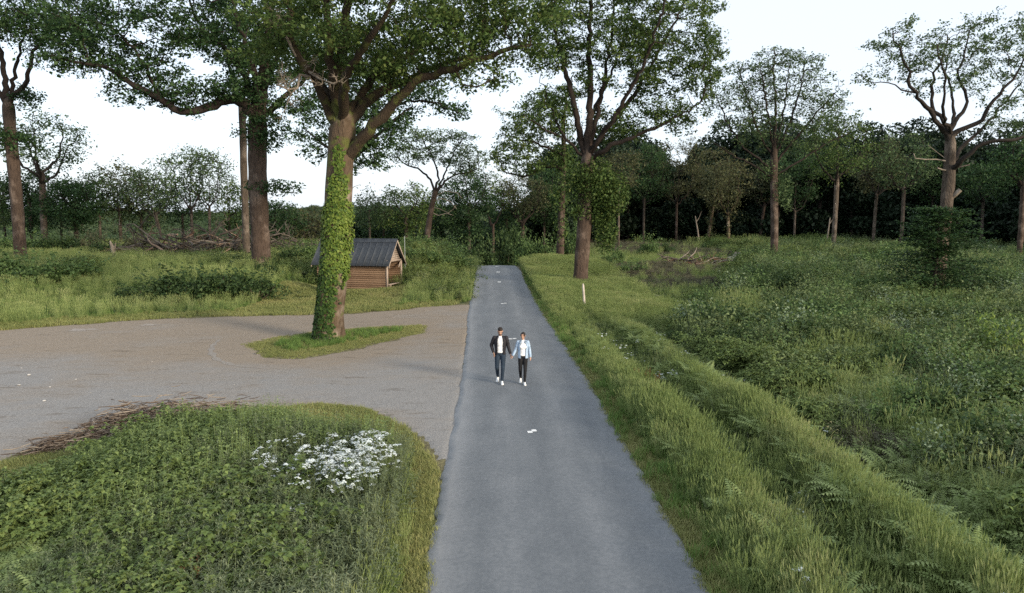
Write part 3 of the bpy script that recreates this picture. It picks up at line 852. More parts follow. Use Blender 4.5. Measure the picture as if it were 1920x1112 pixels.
# ---- great oak with the long level limb, left
oak_at("long_limb_oak", 58, 490, 21, [(490, 500), (487, 430), (484, 350), (483, 270), (484, 200)], .64, .55,
    [([(484, 230), (455, 192, -1), (430, 187, -1), (390, 199, -1.5), (347, 208, -2), (300, 181, -2.5), (250, 156, -3), (210, 127, -3), (160, 116, -3.5), (110, 102, -4)], .42, .07),
     ([(484, 205), (455, 130, 1), (425, 92, 1.5), (392, 66, 2), (372, 30, 2), (358, -20, 2)], .3, .06),
     ([(486, 205), (492, 130, 0), (500, 60, .5), (508, -30, 1), (515, -110, 1)], .45, .08),
     ([(486, 230), (520, 195, 1), (560, 160, 2), (600, 130, 2.5), (650, 110, 3)], .28, .05),
     ([(484, 200), (470, 110, -3), (440, 30, -5), (420, -50, -6)], .28, .05),
     ([(484, 200), (520, 110, 3), (560, 40, 5), (600, -30, 6)], .28, .05),
     ([(300, 181, -2.5), (270, 120, -3), (230, 70, -3), (180, 40, -3)], .12, .04),
     ([(165, 117, -3.5), (155, 80, -3.5), (140, 45, -3.5)], .07, .03)],
    [(420, 20, 0, 7.5, 4.0, 7, 70, .25), (230, 60, -3, 6.0, 2.6, 3, 57, .1), (130, 95, -3.5, 3.0, 1.2, 2, 20, .0), (540, 90, 1, 4.5, 3, 5, 37, .2), (400, -110, 0, 11, 3, 6, 62, .2), (470, 150, -1, 3, 2.2, 3, 25, 0), (340, 175, -2, 5.5, .9, 1.3, 50, 0), (420, 175, -1, 2.5, .8, 1.2, 17, 0), (560, 200, 2, 2.2, 1.2, 2, 10, 0), (500, 240, -.5, 1.6, 1.6, 1.6, 10, 0), (240, 130, -2.8, 4.0, .9, 1.2, 32, 0)],
    M_BARK_RED, M_OAK_DEEP, "great oak with a long level limb and red-brown trunk behind the bramble hedge", per=9, size=.24, spread=.42, ncl=9, clr=1.35, step=.45, tip=.016, maxr=.035,
    blobs=[(495, 255, -.6, 1.5, 1.6, 1.5, 500), (520, 352, -.5, 2.3, .7, 1.2, 650), (480, 350, .3, 1.2, .6, 1.2, 160)], minz=10, leafz=0)
oak_at("slim_neighbour_oak", 66, 460, 22, [(463, 495), (460, 400), (457, 320), (456, 250), (452, 180)], .30, .24,
    [([(452, 190), (430, 120), (415, 60)], .2, .05), ([(453, 190), (470, 110, 2), (480, 40, 2)], .2, .05)],
    [(450, 60, 1, 5, 4, 4, 40, .2), (440, 170, 0, 2.5, 1.8, 2.5, 10, 0)], M_BARK_GREY, M_OAK_DEEP, "slim second trunk close behind the great oak on the left", per=7, size=.26, spread=.45, minz=9)
# ---- oak cut by the left edge of the picture
oak_at("left_edge_oak", 62, 40, 23, [(40, 490), (33, 400), (26, 320), (20, 250), (16, 190)], .44, .36,
    [([(17, 195), (4, 130), (-8, 60), (-18, -20)], .26, .06), ([(17, 195), (30, 140, 1), (42, 90, 2), (52, 30, 2)], .2, .05), ([(18, 190), (50, 150, -1), (58, 105, -1.5), (78, 70, -2), (100, 10, -2)], .22, .05), ([(17, 195), (-40, 120, 0), (-110, 60, 0)], .22, .05), ([(24, 250), (-20, 270), (-60, 255)], .12, .04)],
    [(40, 10, 0, 6.5, 3.2, 6, 75, .2), (120, 55, -2, 4.0, 1.6, 3, 30, 0), (-100, 30, 0, 6, 4, 5, 30, .2), (60, -90, 0, 8, 2.5, 6, 37, .1), (40, 185, 0, 2.0, .5, 1.5, 7, 0), (0, 255, 0, 1.6, .5, 1.5, 6, 0), (45, 262, 0, 1.6, .6, 1.5, 6, 0)],
    M_BARK_RED, M_OAK_DEEP, "tall oak with forked trunk at the left edge of the clearing", per=9, size=.24, spread=.42, ncl=9, clr=1.35, step=.45, tip=.016, maxr=.035, minz=10, leafz=0)
# ---- dark oak behind the ivy oak
oak_at("shaded_oak", 47, 634, 24, [(634, 545), (636, 450), (640, 380), (648, 300), (655, 240)], .36, .26,
    [([(648, 310), (690, 270), (730, 230), (770, 200)], .16, .05), ([(655, 240), (680, 170), (720, 110)], .18, .05), ([(645, 320), (610, 270), (570, 240)], .14, .04), ([(690, 220), (760, 190), (820, 190), (870, 215)], .1, .03), ([(650, 280, 0), (660, 220, 4), (690, 180, 6)], .14, .04)],
    [(700, 240, 0, 2.6, 1.8, 3, 34, .1), (640, 200, 2, 3.4, 1.6, 3, 26, .1), (780, 180, 0, 2.4, 1.2, 2.5, 20, .1), (850, 205, 0, 1.2, .6, 1.2, 6, 0), (700, 130, 1, 4.5, 1.6, 3.5, 30, .1), (690, 300, 0, 1.8, .6, 1.8, 10, 0), (590, 270, 1, 1.4, 1.0, 1.6, 9, 0)],
    M_BARK_DARK, M_OAK_DEEP, "dark leafy oak standing right behind the ivy-clad trunk", per=9, size=.21, spread=.36, ncl=8, clr=1.0, step=.38, minz=4.5,
    dead=[([(655, 310), (657, 345), (654, 376)], .09, .06), ([(655, 335), (668, 322), (676, 326)], .03, .015), ([(656, 358), (664, 350), (676, 346)], .025, .012)])
# ---- tall oak right of the lane
oak_at("roadside_oak", 55, 1087, 25, [(1087, 537), (1090, 490), (1095, 430), (1099, 360), (1103, 292)], .46, .42,
    [([(1100, 300), (1090, 262), (1078, 200, -1), (1064, 130, -1), (1046, 60, -1.5), (1032, -10, -2), (1020, -80, -2)], .26, .05),
     ([(1103, 295), (1104, 230), (1106, 150, .5), (1102, 70, .5), (1106, -10, 0), (1110, -90, 0)], .3, .06),
     ([(1104, 290), (1116, 230, 1), (1130, 160, 1.5), (1142, 80, 2), (1150, -10, 2)], .22, .05),
     ([(1105, 295), (1128, 282, -1), (1160, 265, -1.5), (1210, 245, -2), (1262, 222, -2), (1312, 190, -2)], .2, .05),
     ([(1105, 290), (1140, 240, .5), (1180, 190, 1), (1216, 130, 1.5), (1256, 60, 2), (1290, -10, 2)], .22, .05),
     ([(1103, 290), (1150, 220, -2), (1200, 130, -3.5), (1230, 50, -5), (1250, -30, -6)], .2, .05),
     ([(1103, 290), (1110, 210, 3), (1150, 130, 5), (1180, 40, 6)], .2, .05),
     ([(1100, 300), (1070, 268, 0), (1040, 220, .5), (1020, 160, 0)], .12, .04)],
    [(1120, 30, 0, 4.6, 5.5, 5, 119, .35), (1250, 70, 0, 3.8, 4.6, 4.5, 102, .3), (1320, 130, -.5, 1.8, 2.4, 2.5, 37, .2), (1030, 60, -1, 1.8, 3.5, 2.5, 30, .3), (1180, -110, 0, 6.5, 2.5, 5, 68, .2), (1250, 220, -1, 3.0, 1.0, 2.5, 27, .1), (1150, 240, 1, 3, 1.5, 2.5, 23, 0), (1040, 190, 0, 1.6, 1.4, 1.6, 13, 0)],
    M_BARK_RED, M_OAK, "tall oak with leafy trunk sprouts just right of the lane", per=12, size=.2, spread=.38, ncl=7, clr=1.05, step=.42, tip=.014, maxr=.024, minz=9, leafz=0,
    blobs=[(1118, 345, -.4, 1.6, 2.0, 1.4, 3800), (1150, 365, -.3, 1.3, 1.8, 1.3, 2600), (1085, 340, -.2, 1.6, 1.5, 1.3, 2000), (1135, 435, .3, 1.0, 1.8, 1.0, 2000), (1122, 400, 0, 1.3, 1.0, 1.1, 1400), (1085, 395, -.2, .9, .8, .9, 700)])
# ---- its companion with the level limb over the lane
oak_at("level_limb_oak", 80, 1050, 26, [(1050, 490), (1052, 420), (1055, 350), (1057, 280), (1056, 220)], .46, .16,
    [([(1055, 315), (1030, 312), (1000, 320), (985, 330), (962, 326), (940, 318)], .2, .05), ([(1056, 230), (1030, 190), (1000, 170)], .16, .05), ([(1056, 225), (1065, 180), (1075, 140)], .18, .05), ([(1055, 290), (1010, 270), (970, 260), (940, 250)], .14, .04), ([(1056, 260), (1020, 240, -2), (980, 215, -3)], .12, .04)],
    [(990, 240, 0, 3.6, 2.2, 3, 65, .15), (960, 290, 0, 2.4, 1.6, 2.5, 33, 0), (1040, 190, 0, 2.8, 1.8, 2.8, 39, .1), (1010, 310, -.5, 1.8, .7, 1.8, 15, 0)],
    M_BARK_RED, M_OAK, "smaller oak with mossy trunk and a limb reaching over the lane", per=8, size=.26, spread=.42, ncl=7, clr=1.1, step=.45, tip=.02, maxr=.035, minz=7,
    blobs=[(1052, 430, 0, .9, 2.2, .9, 500), (1050, 370, 0, 1.2, 1.8, 1.2, 700), (1056, 300, 0, 1.6, 2.2, 1.5, 1300), (1056, 240, 0, 1.5, 1.6, 1.5, 900)], leafz=0)
# ---- fan-shaped oak out on the heath
oak_at("heath_oak", 81, 1450, 27, [(1450, 500), (1452, 450), (1452, 390), (1451, 330), (1452, 280)], .36, .3,
    [([(1452, 285), (1456, 200), (1452, 130), (1455, 90)], .2, .05), ([(1451, 300), (1420, 240), (1400, 180), (1385, 130)], .14, .04), ([(1451, 320), (1400, 280), (1365, 230), (1345, 180)], .14, .04), ([(1452, 300), (1440, 200, -2), (1425, 120, -2)], .14, .04),
     ([(1452, 300), (1480, 230), (1500, 170), (1510, 110)], .15, .04), ([(1452, 310), (1500, 250), (1540, 200), (1570, 170)], .14, .04), ([(1452, 290), (1470, 200, 2), (1480, 120, 3)], .14, .04), ([(1451, 340), (1410, 310), (1370, 290), (1335, 270)], .12, .04), ([(1452, 330), (1500, 300), (1550, 270), (1590, 250)], .12, .04)],
    [(1460, 150, 0, 4.8, 3.4, 4.8, 120, .5), (1380, 200, 0, 2.6, 3.0, 3, 51, .3), (1540, 210, 0, 2.8, 2.8, 3, 54, .3), (1460, 250, 0, 5.5, 2.0, 4, 45, .3)],
    M_BARK_RED, M_OAK_GREY, "slender fan-crowned oak standing alone on the heath", per=5, size=.24, spread=.45, ncl=7, clr=1.15, step=.45, tip=.02, maxr=.03, minz=7, leafz=0,
    blobs=[(1468, 355, -.3, 1.2, 2.0, 1.2, 700), (1440, 320, 0, 1.4, 1.2, 1.4, 400), (1478, 385, 0, .6, 1.0, .6, 160)])
# ---- gnarled veteran, right
oak_at("veteran_oak", 45.4, 1757, 28, [(1757, 566), (1761, 500), (1768, 440), (1775, 380), (1780, 320), (1783, 255)], .44, .26,
    [([(1783, 262), (1768, 240, -.3), (1748, 215, -.5), (1740, 205, -.7), (1714, 176, -1), (1705, 140, -1.2), (1690, 95, -1.4), (1674, 62, -1.5)], .17, .04),
     ([(1782, 250), (1765, 222, .4), (1749, 200, .8), (1749, 165, 1), (1752, 130, 1), (1768, 100, 1.2), (1775, 65, 1.2)], .14, .035),
     ([(1784, 245), (1800, 215, .6), (1816, 195, .8), (1812, 165, 1), (1798, 145, 1), (1808, 110, 1), (1820, 60, 1)], .13, .035),
     ([(1785, 250), (1812, 236, -.4), (1838, 226, -.6), (1850, 205, -.8), (1876, 172, -1), (1905, 140, -1), (1930, 95, -1)], .15, .035),
     ([(1784, 320), (1808, 298, -1), (1842, 274, -1.5), (1880, 263, -2), (1930, 255, -2), (1990, 240, -2)], .16, .05),
     ([(1784, 300), (1820, 262, 1), (1860, 230, 1.6), (1895, 190, 2), (1925, 160, 2)], .13, .04),
     ([(1714, 177, -1), (1690, 165, -1), (1665, 156, -1), (1636, 156, -1), (1608, 135, -1)], .05, .02),
     ([(1783, 250), (1790, 190, 2.0), (1780, 130, 3), (1790, 80, 3.5)], .12, .035), ([(1783, 250), (1770, 200, -2), (1775, 140, -3), (1760, 90, -3.5)], .11, .035)],
    [(1780, 85, 0, 4.6, 1.7, 4, 96, .3), (1700, 100, -1, 1.8, 1.4, 2.0, 26, .2), (1890, 110, 0, 2.4, 2.0, 3, 39, .2), (1625, 148, -1, .8, .4, .5, 5, 0), (1900, 215, 0, 2.4, 1.2, 2.5, 28, .1), (1790, 150, 0, 4, .9, 3, 20, .2), (1940, 260, -1, 2.0, .8, 2, 10, 0)],
    M_BARK_GREY, M_OAK_GREY, "gnarled old oak with broken stubs and an open crown on the right", per=7, size=.15, spread=.26, ncl=8, clr=.7, step=.3, tip=.011, maxr=.016, minz=7.5, leafz=8,
    dead=[([(1781, 372), (1792, 364, -.3), (1801, 356, -.4)], .16, .13), ([(1778, 303), (1756, 299, -.3), (1735, 299, -.5), (1716, 297, -.6), (1713, 288, -.6)], .05, .025), ([(1780, 320), (1766, 318, -.3), (1758, 315, -.4)], .06, .04), ([(1783, 318), (1800, 313, -.4), (1818, 309, -.6)], .06, .03), ([(1779, 302), (1760, 288), (1740, 272)], .03, .012)])
# ---- layered young tree wrapped round its foot
def layered(name, Y, px, py_top, py_bot, rpx, seed, label, leafm=M_OAK_WARM, n=5200, size=.15):
    b = wp(px, 500, Y); b[2] = terrain(b[0], b[1]) - .05
    rng = np.random.default_rng(seed)
    ztop = wp(px, py_top, Y)[2] - b[2]; zb = wp(px, py_bot, Y)[2] - b[2]
    R = rpx * Y / F_PX
    t = Tree(seed); t.limb([(0, 0, -.1), (.1, 0, ztop * .5), (0, .1, ztop)], .11, .03)
    pos = []
    rec = None
    for z in np.arange(zb, ztop, .42):
        f = 1 - (z - zb) / (ztop - zb); rr = R * (.3 + .8 * f ** .7) * (1 - .35 * (f > .9))
        for a in np.arange(0, 6.28, 6.28 / 7) + rng.uniform(0, 6.28):
            L = rr * rng.uniform(.35, 1.3); e = np.array((math.cos(a) * L, math.sin(a) * L, z + rng.uniform(-.1, .25)))
            t.limb([np.array((0, 0, z - .15)), e * (.5, .5, 1), e], .025, .008)
            m_ = int(n / ((ztop - zb) / .42) / 7)
            s = rng.uniform(.15, 1.05, m_) ** .7
            p = np.array((0, 0, z)) + (e - np.array((0, 0, z))) * s[:, None] + rng.normal(size=(m_, 3)) * np.array((.2, .2, .06)) * (R / 1.6)
            pos.append(p)
    t.radii(.008)
    pos = np.concatenate(pos)
    V, F = leaf_quads(pos, size * rng.uniform(.6, 1.3, len(pos)), rng, up=.65)
    me = npmesh(name + "_leaves", V, [F], np.repeat(rng.uniform(0, 1, len(pos)), 4))
    return place_tree("young_tree", b, t.wood(name + "_wood", flare=.2), me, M_BARK_DARK, leafm, label)
layered("layered_sapling", 43.5, 1752, 385, 556, 92, 31, "young layered green tree wrapped round the old oak's foot", n=10500, size=.19, leafm=M_OAK_DEEP)
# ---- leaning tree beside the lane beyond the mound
oak_at("leaning_oak", 92, 800, 33, [(800, 460), (803, 430), (808, 395), (816, 360)], .38, .32,
    [([(816, 362), (805, 335), (785, 318), (760, 308), (745, 295)], .16, .05), ([(817, 362), (822, 330), (815, 300), (800, 270)], .16, .05), ([(817, 362), (840, 335), (868, 325), (895, 315)], .15, .05), ([(817, 362), (835, 320, 2), (850, 285, 2), (860, 255, 2)], .14, .04)],
    [(820, 275, 0, 5.2, 2.4, 4, 78, .4), (760, 290, 0, 2.4, 1.4, 2, 20, .1), (880, 300, 0, 2.6, 2.0, 2.5, 28, .1)],
    M_BARK_RED, M_OAK_GREY, "leaning oak with bare lower twigs left of the lane's crest", per=6, size=.26, spread=.45, ncl=7, clr=1.15, step=.5, tip=.022, maxr=.032, minz=5, leafz=7,
    dead=[([(812, 378), (828, 372), (845, 378), (856, 392)], .07, .03), ([(814, 370), (835, 358), (858, 362), (866, 372)], .06, .03), ([(810, 388), (825, 392), (842, 400)], .06, .03), ([(808, 398), (822, 404), (838, 400), (850, 404)], .07, .03), ([(840, 400), (850, 392), (856, 384)], .03, .015)])
# ------------------------------------------------------------------ background trees
def bg_tree(px, Y, fork, top, hw, seed, bark, leafm, label, lean=0, r=.3, n=34, per=9, size=.32, cdepth=.8, low=None, spread=.5, group=None, trunk_leaf=0, cat="tree", nm="woodland_tree", shell=.35, dxc=0, clr=1.3, maxr=.04, tip=.024):
    b = wp(px, 470, Y); b[2] = terrain(b[0], b[1]) - .1
    zt, zf = wp(px, top, Y)[2] - b[2], wp(px, fork, Y)[2] - b[2]
    r *= .72; hw *= 1.15; n = int(n * 1.45); per = int(per * 1.3); size *= .85
    if group == G_L: hw *= 1.12; n = int(n * 1.35)
    R = hw * Y / F_PX; lx = lean * Y / F_PX; cx = dxc * Y / F_PX
    t = Tree(seed); rng = t.rng
    t.limb([(0, 0, -.2), (lx * .4, 0, zf * .5), (lx, rng.uniform(-.3, .3), zf)], r, r * .75, wob=.05)
    zlow = zf - .3 * (zt - zf) if low is None else wp(px, low, Y)[2] - b[2]
    nl = rng.integers(3, 6)
    for q in range(nl):
        a = 6.28 * q / nl + rng.uniform(-.4, .4); e = np.array((lx + cx + math.cos(a) * R * .55, math.sin(a) * R * .5, zf + (zt - zf) * rng.uniform(.35, .75)))
        s0 = np.array((lx, 0, zf * rng.uniform(.85, 1))); md = s0 + (e - s0) * np.array((.65, .65, .35))
        t.limb([s0, md, e], r * .5, r * .16, wob=.15)
    zc = (zt + zlow) / 2
    C = in_ellipsoid(rng, n, (lx + cx, 0, zc), (R * .85, R * cdepth, (zt - zlow) / 2 * .9), shell)
    t.colonize(clusters(rng, C, 6, clr, .55), di=12, dk=.7, step=.6, iters=70, minz=min(zlow, zf * .8), gnarl=.35)
    t.radii(tip)
    ex = None
    if trunk_leaf: ex = np.column_stack([rng.normal(size=(trunk_leaf, 2)) * .35, rng.uniform(.5, zf, trunk_leaf)]) + np.array((lx * .5, 0, 0))
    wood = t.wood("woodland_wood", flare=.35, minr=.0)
    leaf = t.leaves("woodland_leaves", per=per, size=size, spread=spread, maxr=maxr, extra=ex, minz=min(zlow, 0.0) if trunk_leaf else zlow * .9)
    return place_tree(nm, b, wood, leaf, bark, leafm, label, group, cat)

G_L = "trees along the far side of the left clearing"
bg_tree(86, 86, 325, 205, 72, 41, M_BARK_GREY, M_OAK_GREY, "flat-topped pale tree standing behind the left-edge oak", r=.5, n=44, per=9, group=G_L, low=330, shell=.6)
bg_tree(145, 88, 380, 330, 48, 42, M_BARK_DARK, M_OAK_DEEP, "round dark evergreen-looking tree in the left background", r=.35, n=40, per=22, group=G_L, low=440, shell=.2)
bg_tree(62, 92, 360, 315, 45, 54, M_BARK_GREY, M_OAK_DEEP, "bushy green tree low behind the left-edge oak", r=.3, n=36, per=20, group=G_L, low=440)
bg_tree(228, 96, 385, 296, 55, 43, M_BARK_GREY, M_OAK_BROWN, "pale brownish tree with two bare stems, left background", r=.3, n=38, per=9, group=G_L, low=420)
bg_tree(190, 92, 390, 318, 40, 55, M_BARK_GREY, M_OAK_GREY, "small grey-green tree beside the dark round one", r=.25, n=28, per=10, group=G_L, low=420)
bg_tree(305, 90, 400, 302, 42, 44, M_BARK_DARK, M_OAK_GREY, "thin many-stemmed tree left of the two tall airy ones", r=.22, n=34, per=8, group=G_L, low=400, lean=-8)
bg_tree(362, 94, 390, 272, 36, 45, M_BARK_DARK, M_OAK_GREY, "tall airy tree, left of the pair behind the dead wood heap", r=.26, n=36, per=7, group=G_L, low=360, shell=.5)
bg_tree(395, 94, 385, 278, 42, 46, M_BARK_GREY, M_OAK_GREY, "tall airy tree, right of the pair behind the dead wood heap", r=.24, n=36, per=7, group=G_L, low=360, shell=.5)
bg_tree(515, 92, 420, 372, 46, 47, M_BARK_DARK, M_OAK_DEEP, "low dark tree right of the great oak's trunk", r=.25, n=36, per=20, group=G_L, low=455)
bg_tree(572, 98, 430, 388, 48, 48, M_BARK_GREY, M_OAK_BROWN, "low brownish tree between the great oak and the ivy oak", r=.22, n=34, per=13, group=G_L, low=460)
bg_tree(694, 100, 395, 360, 30, 49, M_BARK_GREY, M_OAK_GREY, "small pale tree above the shed roof", r=.2, n=26, per=13, group=G_L, low=430)
bg_tree(-25, 90, 400, 310, 60, 56, M_BARK_GREY, M_OAK_GREY, "grey-green tree half outside the left edge", r=.3, n=34, per=13, group=G_L, low=440)
for (px_, Y_, top_, hw_, sd_, mt_, lab_) in [(268, 98, 318, 46, 151, M_OAK_GREY, "soft grey-green tree between the two-stemmed and the many-stemmed one"), (432, 100, 330, 40, 152, M_OAK, "low rounded tree right of the airy pair"), (118, 100, 325, 50, 153, M_OAK_GREY, "hazy tree behind the round dark one"), (345, 104, 320, 46, 154, M_OAK_DEEP, "dark low tree behind the airy pair"), (12, 100, 330, 56, 155, M_OAK, "broad green tree behind the left-edge trunk")]:
    bg_tree(px_, Y_, 400, top_, hw_, sd_, M_BARK_DARK, mt_, lab_, r=.24, n=36, per=12, group=G_L, low=440)
G_C = "trees round the bend beyond the lane's crest"
bg_tree(762, 104, 400, 330, 58, 51, M_BARK_GREY, M_OAK, "broad green tree behind the shed's ridge", r=.35, n=56, per=17, group=G_C, low=450)
bg_tree(880, 106, 380, 305, 52, 52, M_BARK_GREY, M_OAK_DEEP, "dense dark tree left of the lane's vanishing point", r=.35, n=60, per=20, group=G_C, low=460)
bg_tree(925, 120, 420, 320, 34, 53, M_BARK_RED, M_OAK, "tree with a thin bare reddish stem above the lane's end", r=.3, n=36, per=11, group=G_C, low=410)
bg_tree(980, 122, 415, 322, 50, 57, M_BARK_RED, M_OAK_BROWN, "brownish round-headed tree right of the lane's end", r=.42, n=50, per=11, group=G_C, low=405, shell=.4)
bg_tree(1020, 128, 400, 300, 44, 58, M_BARK_DARK, M_OAK_DEEP, "dark tree between the brownish tree and the mossy oak", r=.3, n=46, per=17, group=G_C, low=440)
bg_tree(720, 112, 420, 372, 46, 59, M_BARK_DARK, M_OAK_DEEP, "dark low tree directly behind the shed roof", r=.28, n=46, per=20, group=G_C, low=470)
bg_tree(828, 112, 420, 352, 44, 60, M_BARK_DARK, M_OAK_DEEP, "dark low tree behind the leaning oak", r=.28, n=46, per=20, group=G_C, low=470)
bg_tree(950, 126, 400, 338, 40, 61, M_BARK_DARK, M_OAK_DEEP, "dark tree straight above the lane's vanishing point", r=.28, n=46, per=20, group=G_C, low=470)
G_R = "trees along the edge of the wood on the right"
R_ = [(1160, 108, 350, 268, 46, -2, M_BARK_GREY, M_OAK_BROWN, 'slim pale-stemmed tree just right of the roadside oak', .2, 10, .4, 0),
 (1206, 132, 370, 262, 56, 0, M_BARK_DARK, M_OAK_DEEP, 'dark tree in the wood right of the slim pale stem', .3, 17, .3, 0),
 (1267, 134, 375, 252, 62, 0, M_BARK_RED, M_OAK_BROWN, 'brown-leaved tree with a straight red stem above the log heap', .33, 9, .4, 0),
 (1326, 126, 380, 262, 50, 10, M_BARK_MOSS, M_OAK_BROWN, 'leaning tree with an ivy-green stem left of the footpath', .36, 9, .4, 700),
 (1366, 118, 400, 280, 42, -3, M_BARK_MOSS, M_OAK_BROWN, 'mossy-stemmed tree standing where the footpath enters the wood', .36, 9, .4, 120),
 (1424, 130, 380, 300, 40, 6, M_BARK_RED, M_OAK_BROWN, 'bare forked reddish tree left of the fan-crowned oak', .34, 9, .4, 0),
 (1488, 126, 390, 260, 52, 0, M_BARK_GREY, M_OAK_DEEP, 'dim tree behind the fan-crowned oak on its right', .28, 15, .3, 0),
 (1562, 98, 330, 188, 76, 2, M_BARK_GREY, M_OAK, 'tall straight oak at the wood edge, right of the fan-crowned oak', .42, 13, .4, 0),
 (1636, 114, 360, 255, 50, 2, M_BARK_GREY, M_OAK_BROWN, 'slim straight tree, left one of the pair before the dark wood', .34, 10, .4, 0),
 (1688, 108, 350, 238, 60, 2, M_BARK_GREY, M_OAK_GREY, 'straight tree, right one of the pair before the dark wood', .36, 11, .4, 0),
 (1838, 104, 370, 300, 52, 0, M_BARK_DARK, M_OAK_DEEP, 'dark tree in the wood behind the gnarled old oak', .3, 17, .3, 0),
 (1912, 78, 330, 255, 50, -2, M_BARK_RED, M_OAK_DEEP, 'red-stemmed tree at the right edge of the clearing', .4, 15, .35, 0),
 (1745, 120, 370, 270, 50, 0, M_BARK_DARK, M_OAK_DEEP, 'dim tree just left of the gnarled old oak', .3, 15, .3, 0)]
for k, (px, Y, fork, top, hw, lean, bk, lf, lab, r, per, sh, tl) in enumerate(R_):
    bg_tree(px, Y, fork, top, hw, 70 + k, bk, lf, lab, lean=lean, r=r, n=44, per=int(per * 1.15), group=G_R, shell=sh, trunk_leaf=tl, low=fork + 15)
# two bare dead saplings at the wood edge
for (px, Y, top, lean, lab) in [(1312, 124, 405, -10, "thin dead leaning sapling left of the ivy-stemmed tree"), (1548, 112, 408, 6, "thin dead sapling beside the tall straight oak")]:
    b = wp(px, 470, Y); b[2] = terrain(b[0], b[1]) - .05; z = wp(px, top, Y)[2] - b[2]; l = lean * Y / F_PX
    root = tag(empty("dead_tree", b), lab, "tree")
    MB().tube([(0, 0, -.1), (l * .5, 0, z * .55), (l, .1, z)], [.16, .12, .07], 7, .5).build("trunk", M_DEADWOOD, root, True)
    MB().tube([(l * .8, 0, z * .8), (l * .8 + .5, .1, z * .95), (l * .8 + .9, .2, z * 1.15)], [.06, .04, .02], 5, .5).build("branch", M_DEADWOOD, root, True)

# ------------------------------------------------------------------ scattered stuff: points carrying copies of plant meshes
def scatter(name, pts, protos, label, cat, scale, rz=None, idx=None, tilt=.12, rng=RNG):
    n = len(pts)
    coll = bpy.data.collections.new(name + "_plants")
    for k, me in enumerate(protos):
        coll.objects.link(bpy.data.objects.new("%02d_%s" % (k, name), me))
    me = bpy.data.meshes.new(name)
    me.vertices.add(n); me.vertices.foreach_set("co", np.asarray(pts, np.float32).ravel()); me.update()
    rot = np.column_stack([rng.normal(0, tilt, n), rng.normal(0, tilt, n), rng.uniform(0, 6.28, n) if rz is None else rz])
    a = me.attributes.new("rot", 'FLOAT_VECTOR', 'POINT'); a.data.foreach_set("vector", rot.astype(np.float32).ravel())
    a = me.attributes.new("scl", 'FLOAT', 'POINT'); a.data.foreach_set("value", np.asarray(scale, np.float32))
    a = me.attributes.new("idx", 'INT', 'POINT'); a.data.foreach_set("value", (rng.integers(0, len(protos), n) if idx is None else np.asarray(idx)).astype(np.int32))
    o = link(name, me)
    ng = bpy.data.node_groups.new(name + "_scatter", 'GeometryNodeTree')
    ng.interface.new_socket("Geometry", in_out='INPUT', socket_type='NodeSocketGeometry')
    ng.interface.new_socket("Geometry", in_out='OUTPUT', socket_type='NodeSocketGeometry')
    N = ng.nodes; gi = N.new("NodeGroupInput"); go = N.new("NodeGroupOutput")
    ip = N.new("GeometryNodeInstanceOnPoints"); ci = N.new("GeometryNodeCollectionInfo")
    ci.inputs["Collection"].default_value = coll; ci.inputs["Separate Children"].default_value = True; ci.inputs["Reset Children"].default_value = True
    def na(nm, ty):
        q = N.new("GeometryNodeInputNamedAttribute"); q.data_type = ty; q.inputs["Name"].default_value = nm; return q.outputs["Attribute"]
    er = N.new("FunctionNodeEulerToRotation")
    ng.links.new(na("rot", 'FLOAT_VECTOR'), er.inputs[0])
    ng.links.new(gi.outputs[0], ip.inputs["Points"]); ng.links.new(ci.outputs[0], ip.inputs["Instance"])
    ip.inputs["Pick Instance"].default_value = True
    ng.links.new(na("idx", 'INT'), ip.inputs["Instance Index"]); ng.links.new(er.outputs[0], ip.inputs["Rotation"]); ng.links.new(na("scl", 'FLOAT'), ip.inputs["Scale"])
    ng.links.new(ip.outputs[0], go.inputs[0])
    md = o.modifiers.new("scatter", 'NODES'); md.node_group = ng
    tag(o, label, cat, kind="stuff")
    return o

# ---- the deep wood behind the edge trees
def dense_tree_mesh(seed, h, R, base, leafm, n=5200, size=.55):
    rng = np.random.default_rng(seed)
    mb = MB(); mb.tube([(0, 0, -.3), (rng.uniform(-.4, .4), rng.uniform(-.4, .4), h * .5), (0, 0, h * .9)], [.32, .24, .06], 7, .5)
    lob = [(np.array((math.cos(a) * R * .55 * q, math.sin(a) * R * .55 * q, base + (h - base) * zz)), R * rr) for a, q, zz, rr in zip(rng.uniform(0, 6.28, 12), rng.uniform(.3, 1, 12), rng.uniform(.12, .85, 12), rng.uniform(.35, .6, 12))]
    pos = []
    for c, r in lob:
        v = rng.normal(size=(n // 12, 3)); v /= np.linalg.norm(v, axis=1)[:, None]
        pos.append(c + v * (rng.uniform(.35, 1, (len(v), 1)) ** .5) * r * np.array((1, 1, .75)))
    pos = np.concatenate(pos)
    V, F = leaf_quads(pos, size * rng.uniform(.6, 1.4, len(pos)), rng, up=.4)
    nw = sum(len(f) for k in mb.F.values() for f in k)
    Vw = np.concatenate(mb.V); fs = [np.concatenate(f) for f in mb.F.values()]
    me = npmesh("wood_tree", np.concatenate([Vw, V]), fs + [F + len(Vw)], np.concatenate([np.full(len(Vw), .5), np.repeat(rng.uniform(0, 1, len(pos)), 4)]), mats=[M_BARK_DARK, leafm], mat_idx=[0] * nw + [1] * len(F))
    return me
M_WOOD = leafmat("deep_wood_leaves", [(0, (.009, .018, .010)), (.5, (.019, .034, .017)), (1, (.036, .056, .028))], inst=.4, transl=.2)
M_WOOD_FAR = leafmat("far_wood_leaves", [(0, (.026, .045, .024)), (.5, (.045, .066, .032)), (1, (.075, .09, .045))], inst=.6, transl=.25, gain=1.7)
wr = np.random.default_rng(5)
